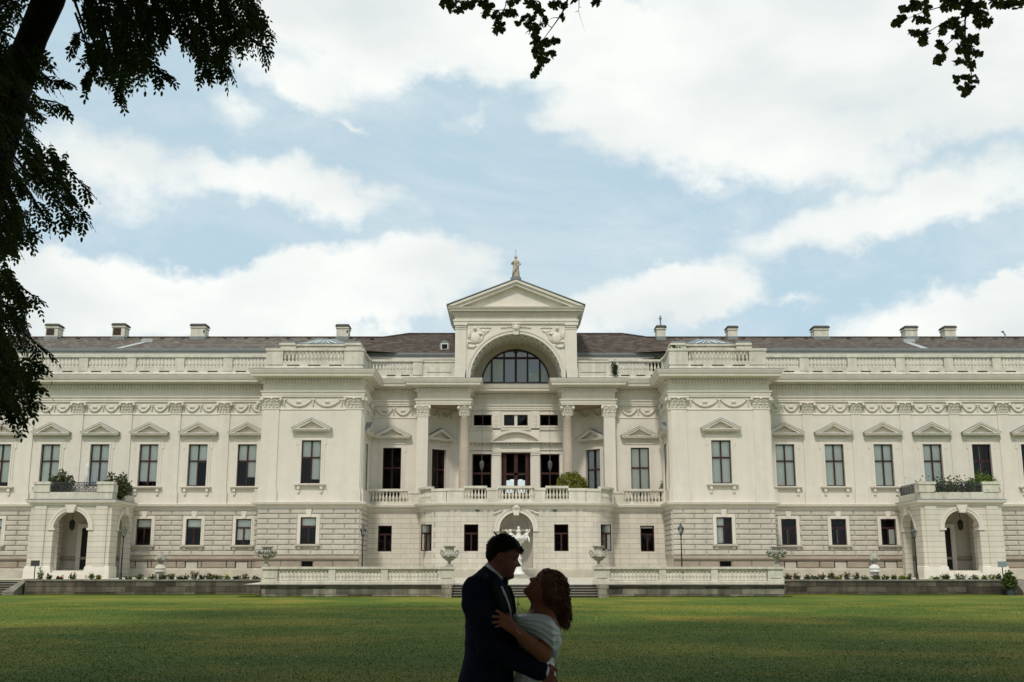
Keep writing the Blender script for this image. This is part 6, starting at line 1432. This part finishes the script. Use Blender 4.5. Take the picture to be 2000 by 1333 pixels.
for k in range(9): p = Vector((-.20+rr.gauss(0,.03), rr.gauss(0,.06), .90)); hm.tube([p, p+Vector((-.05+rr.gauss(0,.02),0,.06)), p+Vector((-.10+rr.gauss(0,.04),0,.10+rr.gauss(0,.03)))], [.006,.004,.001], 3, False)
h2 = MB(); h2.merge(hm, Mm); putm('hair', h2, HAIRM, man)
em = MB(); [em.merge(eye_mb(s_, False), Mm) for s_ in (-1, 1)]; putm('eyes', em, EYE, man)
em = MB(); [em.tube([(.37,s_*.07,.545),(.375,s_*.13,.565),(.33,s_*.21,.55)], [.012,.015,.006], 5) for s_ in (-1, 1)]; e2_ = MB(); e2_.merge(em, Mm); putm('eyebrows', e2_, HAIRM, man)
# jacket
JK = [(1106,946,954,.03),(1112,940,960,.075),(1119,931,968,.115),(1127,921,975,.165),(1137,914,984,.20),(1150,909.5,993,.225),(1168,907,999,.235),(1190,906.5,1002.5,.238),(1215,907.5,1003.5,.235),(1245,909,1003,.225),(1270,908,1002,.222),(1300,902.5,1002,.228),(1333,895,1004,.235),(1400,889,1008,.24),(1432,889,1008,.24)]
jk = MB(); loft(jk, JK, 36, 2.5)
chain(jk, [Q(934,1152,-.165), Q(930,1180,-.20), Q(956,1264,-.24), Q(1050,1307,-.20)], [.078,.074,.064,.052], n=18); chain(jk, [Q(934,1152,.165), Q(934,1180,.20), Q(985,1262,.24), Q(1062,1268,.13)], [.078,.074,.062,.05], n=18)
capsule(jk, Q(1008,1287,-.215), Q(1053,1309,-.20), .055, .048, n=18)
def jd(c, n):
    u = c.x*1.0; f = noise.noise(Vector((c.x*9, c.y*7, c.z*7)))*.006 + noise.noise(Vector((c.x*22+c.z*10, c.y*10, c.z*22)))*.004
    e = (Vector((c.x, c.z))-Vector((E1.x, E1.z))).length; f += .004*sin(60*(c.x*.5+c.z))*exp(-(e/.10)**2); return n*f
put('jacket', remesh(jk, 'jacket', SUIT, .0065, 3, jd), man)
def jsurf(px, py, out=.006):      # point just outside the camera-side surface of the jacket
    for q0, q1 in zip(JK, JK[1:]):
        if q0[0] <= py <= q1[0]: break
    u = (py-q0[0])/(q1[0]-q0[0]); a, b, h_ = (q0[k]+(q1[k]-q0[k])*u for k in (1, 2, 3)); c = max(-.985, min(.985, 2*(px-(a+b)/2)/(b-a)))
    return Q(px, py, -h_*(max(0, 1-abs(c)**2.5))**.4-out)
lp = MB(); LI = [(960,1124),(969,1138),(978,1155),(986,1174),(993.5,1198),(998,1225)]; LO = [(950,1119),(956,1141),(962,1163),(974,1181),(987,1205),(997,1226)]
for k in range(5):
    for m_ in range(4):
        f = lambda t, w_: jsurf(LI[k][0]+(LI[k+1][0]-LI[k][0])*t+(LO[k][0]+(LO[k+1][0]-LO[k][0])*t-LI[k][0]-(LI[k+1][0]-LI[k][0])*t)*w_, LI[k][1]+(LI[k+1][1]-LI[k][1])*t+(LO[k][1]+(LO[k+1][1]-LO[k][1])*t-LI[k][1]-(LI[k+1][1]-LI[k][1])*t)*w_, .012)
        for n_ in range(3): lp.add([f(m_/4, n_/3), f((m_+1)/4, n_/3), f((m_+1)/4, (n_+1)/3), f(m_/4, (n_+1)/3)], [(0,1,2,3)])
lp.tube([jsurf(x, y, .007) for x, y in LO], .006, 5)
putm('lapel', lp, BLACK, man, False)
fl_ = MB(); fl_.tube([Q(984,1141,.0),Q(994,1150,.02),Q(1000.5,1168,.03),Q(1003.5,1190,.03),Q(1004,1215,.03)], [.008,.014,.014,.013,.01], 8); putm('far_lapel', fl_, BLACK, man)
sh_ = MB(); ctr = Q(966.5,1120.5,0); ux = (Q(983.5,1137)-Q(949.5,1104)); Lx = ux.length/2; ux.normalize(); pts = [ctr+ux*Lx*cos(2*pi*k/28)+Vector((0,1,0))*.066*sin(2*pi*k/28) for k in range(29)]
for off_ in (0, .011, .020): 
    nrm_ = Vector((-ux.z, 0, ux.x)); nrm_ = nrm_ if nrm_.z > 0 else -nrm_
    sh_.tube([p+nrm_*(off_-.012) for p in pts], .0075, 6, False)
sh_.add([Q(975,1137,-.040), Q(985,1137,-.03), Q(984,1142,-.045), Q(980,1146,-.055)], [(0,1,2,3)])
sh_.tube([jsurf(x, y, .004) for x, y in ((979,1146),(983,1155),(988,1166),(993,1180),(997,1196),(999,1208))], [.006,.0075,.007,.006,.005,.003], 8)
chain(sh_, [Q(1050,1307,-.20), Q(1057.5,1310,-.20)], [.047,.042], n=18); putm('shirt', sh_, SHIRT, man)
bt = MB()
for s_ in (-1, 1):
    c0 = Q(987,1138,0); bt.add([c0+Vector((0,s_*.006,.008)), c0+Vector((-.010,s_*.055,.028)), c0+Vector((-.012,s_*.058,-.026)), c0+Vector((0,s_*.006,-.008)), c0+Vector((.016,s_*.006,.008)), c0+Vector((.010,s_*.055,.026)), c0+Vector((.008,s_*.058,-.024)), c0+Vector((.016,s_*.006,-.008))], [(0,1,2,3),(7,6,5,4),(0,4,5,1),(1,5,6,2),(2,6,7,3)])
bt.ball(tuple(Q(988,1138,0)), (.014,.012,.014)); putm('bow_tie', bt, BLACK, man, False)
tr = MB()
loft(tr, [(-.66,xh-.11,xh+.12,.185),(-.80,xh-.115,xh+.115,.19),(-.88,xh-.1,xh+.1,.18)], px=False)
for sy in (-1, 1): chain(tr, [(xh, YM+sy*.095, -.80), (xh+.01, YM+sy*.105, -1.16), (xh-.015, YM+sy*.105, -1.54)], [.105,.078,.068], n=16)
put('trousers', remesh(tr, 'trousers', SUIT, .012, 2), man)
for sy in (-1, 1): s_ = MB(); capsule(s_, (xh-.05, YM+sy*.105, -1.60), (xh+.16, YM+sy*.12, -1.615), .052, .042, n=14); s_.box(xh-.10, xh+.2, YM+sy*.11-.045, YM+sy*.11+.045, -1.66, -1.63); putm('shoe', s_, BLACK, man)
# ------------------------------------------------ woman
wom = empty('person', (Q(1058, 1200).x, YM, GZ), 'woman with curly copper hair in an ivory off-shoulder satin wrap, face tilted up', 'person', 'embracing couple')
Hw = .208; Mw = headM(Q(1021.5, 1155), Hw, radians(45), True)
bd = MB(); bd.merge(head_mesh(True), Mw); eb = MB(); ear(eb, -1, .44); ear(eb, 1, .44); bd.merge(eb, Mw)
chain(bd, [Q(1064,1148), Q(1060,1172), Q(1056,1200)], [.058,.056,.062], n=18); capsule(bd, Q(1036,1158), Q(1050,1172), .026, .040)
for sy in (-1, 1): chain(bd, [Q(1060,1190,sy*.03), Q(1068,1208,sy*.10), Q(1074,1228,sy*.155)], [.056,.050,.048], n=16)
loft(bd, [(1192,1036,1074,.07),(1203,1020,1083,.14),(1218,1012,1090,.165),(1240,1010,1088,.16),(1290,1026,1078,.135),(1340,1012,1084,.16),(1400,1012,1086,.16)])
S, E, W = Q(1074,1228,-.165), Q(1062,1279,-.225), Q(1007,1233,-.305)
chain(bd, [S, E], [.044,.040], n=16); chain(bd, [E, Q(1040,1261,-.26), Q(1020,1244,-.288), W], [.039,.037,.029,.0235], n=16)
chain(bd, [Q(1080,1222,.175), Q(1040,1262,.24), Q(1000,1240,.22)], [.05,.044,.026])
hd_ = -.318
hand(bd, W, Q(986,1214,hd_), (.15,-1,.1), [[Q(988,1209,hd_),Q(983,1202,hd_-.012),Q(976,1196.5,hd_-.008),Q(969.5,1193,hd_+.006)],[Q(985,1212,hd_),Q(978,1207,hd_-.014),Q(970,1205,hd_-.008),Q(962.5,1204.5,hd_+.008)],[Q(985,1217,hd_),Q(978,1215.5,hd_-.014),Q(970,1215.5,hd_-.008),Q(962.5,1216.5,hd_+.008)],[Q(987,1222,hd_),Q(981,1222,hd_-.010),Q(974.5,1223,hd_-.004),Q(968,1225,hd_+.006)]],
     [Q(999,1221,hd_+.01),Q(998,1212,hd_+.012),Q(994,1205,hd_+.02),Q(990,1200,hd_+.03)], .0085, .030)
xw = Q(1050,1200).x
for sy in (-1, 1): chain(bd, [(xw, YM+sy*.08, -.75), (xw, YM+sy*.08, -1.2), (xw+.02, YM+sy*.08, -1.58)], [.08,.055,.035]); capsule(bd, (xw+.03, YM+sy*.08, -1.60), (xw-.12, YM+sy*.08, -1.63), .03, .025)
put('body', remesh(bd, 'body', SKW, .0038, 3), wom)
em = MB(); [em.merge(eye_mb(s_, True), Mw) for s_ in (-1, 1)]; putm('eyes', em, EYE, wom)
em = MB(); [em.tube([(.37,s_*.07,.55),(.375,s_*.13,.568),(.33,s_*.21,.55)], [.008,.010,.004], 5) for s_ in (-1, 1)]; e2_ = MB(); e2_.merge(em, Mw); putm('eyebrows', e2_, HAIRM, wom)
# dress body and skirt
dr = MB(); loft(dr, [(1206,1014,1090,.165),(1216,1009,1093,.178),(1240,1006,1092,.175),(1265,1014,1086,.16),(1290,1020,1081,.150),(1312,1010,1083,.165),(1333,1003,1086,.18)], 36, 2.2)
za = ZP(1333, YM); xa, xb = XP(1003,1333,YM), XP(1086,1333,YM); loft(dr, [(za+.01,xa,xb,.18),(za-.15,xa-.03,xb+.03,.20),(-1.1,xa-.10,xb+.10,.27),(-1.62,xa-.2,xb+.2,.36)], 36, 2.1, px=False)
def dd_(c, n):
    t = atan2(c.y-YM, c.x-xw); k = max(0, min(1, (ZP(1270,YM)-c.z)/.25)); return n*(.008*k*sin(t*22+noise.noise(c*3)*3) + noise.noise(c*9)*.004)
put('dress', remesh(dr, 'dress', SATIN, .008, 2, dd_), wom)
# satin wrap round the upper arms
TOP = [(1000,1199.5),(1012,1199),(1030,1198.5),(1048,1198.5),(1062,1200),(1075,1204.5),(1085,1212),(1092,1224),(1096,1238),(1097.5,1248)]; BOT = [(1000,1224),(1012,1229),(1030,1239),(1048,1252),(1062,1264),(1074,1278),(1081,1285),(1087,1277),(1092,1264),(1096,1252),(1097.5,1249)]
wr = MB(); nx, nr = 110, 96; vs = []
for i in range(nx+1):
    x = 1000+97*i/nx; t, b = interp(x, TOP), interp(x, BOT); mid, hh_ = (t+b)/2, (b-t)/2
    for k in range(nr):
        a = 2*pi*k/nr; s, c = sin(a), cos(a); py = mid - hh_*math.copysign(abs(s)**.8, s); near = -c
        wd_ = interp(x, [(1000,.10),(1010,.175),(1030,.225),(1060,.255),(1080,.262),(1092,.22),(1097.5,.12)]); near = math.copysign(abs(near)**.55, near)
        v = (py-t)/(b-t+1e-6)
        # folds fan out from the breast on the left to the shoulder on the right
        ph = (v*5.6 + .35*noise.noise(Vector((x*.03, v*3, 1)))) ; amp = .0135*max(0, near)*sin(pi*min(1, max(0, v)))**.5
        fold = amp*(1-abs(sin(pi*(ph + (x-1000)*.010)))*2) + .010*noise.noise(Vector((x*.05, py*.14+x*.06, near*2)))*max(0, near)
        vs.append(PT(x, py, YM - near*(wd_ + fold)))
wr.add(vs, [(i*nr+k, i*nr+(k+1) % nr, (i+1)*nr+(k+1) % nr, (i+1)*nr+k) for i in range(nx) for k in range(nr)] + [tuple(range(nr)), tuple(nx*nr+k for k in range(nr-1,-1,-1))])
for e_, r_ in ((TOP, .0035), (BOT[:-1], .0045)): wr.tube([PT(x, y+(1.5 if e_ is TOP else -1), YM - interp(x, [(1000,.06),(1010,.10),(1030,.14),(1060,.15),(1080,.17),(1092,.16),(1097.5,.1)])*1.0) for x, y in e_], r_, 6)
putm('wrap', wr, SATIN, wom)
# torn-looking tie ends hanging from the wrap
tf = MB()
for k in range(7): x = 1083+k*.9; tf.tube([Q(x,1270,-.22), Q(x+rr.gauss(0,1),1283,-.22), Q(x-1+rr.gauss(0,1.5),1290+rr.random()*10,-.21)], [.003,.0025,.001], 4, False)
putm('wrap_fringe', tf, SATIN, wom)
nk = MB(); nk.tube([Q(1031,1199,-.045), Q(1040,1193.5,-.062), Q(1050,1187,-.068), Q(1059,1181.5,-.066)], .0018, 6); putm('necklace', nk, mat('silver',(.6,.6,.58),.3,metal=.8), wom)
# hair
hr = MB(); rr = random.Random(9); cap = head_mesh(infl=.022)
def hairline_w(c):
    x, y, z = c; zl = interp(x, [(-.4,.05),(-.2,.10),(-.08,.22),(.0,.40),(.10,.55),(.20,.64),(.30,.70),(.45,.745)]); return z > zl
cap.f = [f for f in cap.f if all(hairline_w(cap.v[i]) for i in f)]; cap.v = [tuple(Vector(v)*(1+.05*noise.noise(Vector(v)*8))) for v in cap.v]; hr.merge(cap, Mw)
lump = MB(); chain(lump, [Q(1076,1142), Q(1079,1165), Q(1085,1190), Q(1094,1206)], [.066,.066,.052,.032]); chain(lump, [Q(1076,1140,-.05), Q(1078,1165,-.06), Q(1088,1190,-.07), Q(1099,1212,-.07)], [.05,.055,.045,.022]); chain(lump, [Q(1080,1140,.05), Q(1085,1165,.07), Q(1092,1195,.07)], [.05,.05,.03])
def ld(c, n): return n*(.010*noise.noise(c*45)+.012*noise.noise(Vector((c.x*26, c.y*26, c.z*14))))
lm = remesh(lump, 'hair', HAIRW, .006, 1, ld); hr.add([tuple(v.co) for v in lm.vertices], [tuple(p.vertices) for p in lm.polygons]); bpy.data.meshes.remove(lm)
END = [(1108,1224),(1104,1226),(1111,1210),(1108,1192),(1098,1218),(1092,1205),(1086,1194),(1076,1186),(1066,1182),(1063,1172),(1106,1178),(1103,1202)]
for k in range(1150):
    # scalp point in canonical coordinates
    while True:
        t, z = rr.random()*2*pi, .12+.86*rr.random(); f, b, w_ = interp(z, FRONT), interp(z, BACK), interp(z, WID); p = Vector(((f+b)/2+(f-b)/2*cos(t), w_*sin(t), z))
        if hairline_w(p): break
    p0 = Mw @ p; near = -1 if p.y < 0 else 1
    e_ = END[rr.randrange(len(END))]; dyE = near*abs(rr.gauss(.05,.035)); pe = Q(e_[0]+rr.gauss(0,2.2), e_[1]+rr.gauss(0,3.5), dyE)
    if pe.z > p0.z-.03: pe = Q(1098+rr.gauss(0,4), 1185+rr.random()*35, dyE)
    c0 = Mw @ Vector((0,0,.5)); out = (p0-c0).normalized(); m1 = p0+out*(.010+.014*rr.random())+Vector((.006,0,-.004)); m2 = Vector((pe.x*.75+m1.x*.25+.004*rr.random(), (m1.y*.45+pe.y*.55)+near*.02, (m1.z*.45+pe.z*.55)))
    nn, fr_, ph, am = 26, 4+4*rr.random(), rr.random()*6.28, .005+.008*rr.random(); pts = []
    for i in range(nn):
        u = i/(nn-1); a_ = (1-u)**3*p0+3*(1-u)**2*u*m1+3*(1-u)*u*u*m2+u**3*pe; g = am*min(1, u*3); pts.append(a_+Vector((g*cos(ph+fr_*2*pi*u), g*sin(ph+fr_*2*pi*u), g*.6*sin(ph*2+fr_*2*pi*u))))
    r0 = .0022+.0022*rr.random(); hr.tube(pts, [r0*(1-.6*(i/(nn-1))**3) for i in range(nn)], 4, False)
for k in range(16):   # fly-away hairs
    t = rr.random()*1.2-.7; p0 = Q(1070+30*cos(t-.6), 1150-36*sin(t), rr.gauss(0,.04)); d = Vector((cos(t-.3), 0, sin(t))); pts = [p0+d*.0, p0+d*.02+Vector((rr.gauss(0,.006),0,rr.gauss(0,.006))), p0+d*(.022+.012*rr.random())+Vector((rr.gauss(0,.014),0,-.006+rr.gauss(0,.014)))]; hr.tube(pts, [.0008,.0006,.0003], 3, False)
putm('hair', hr, HAIRW, wom)
bg = MB(); bg.tube([W+Vector((.012,0,0))+Vector((.022*cos(2*pi*k/14)*.7, -.0+.026*sin(2*pi*k/14), .022*cos(2*pi*k/14)*-.7)) for k in range(15)], .0012, 4, False) ; putm('bracelet', bg, MATS['silver'], wom)
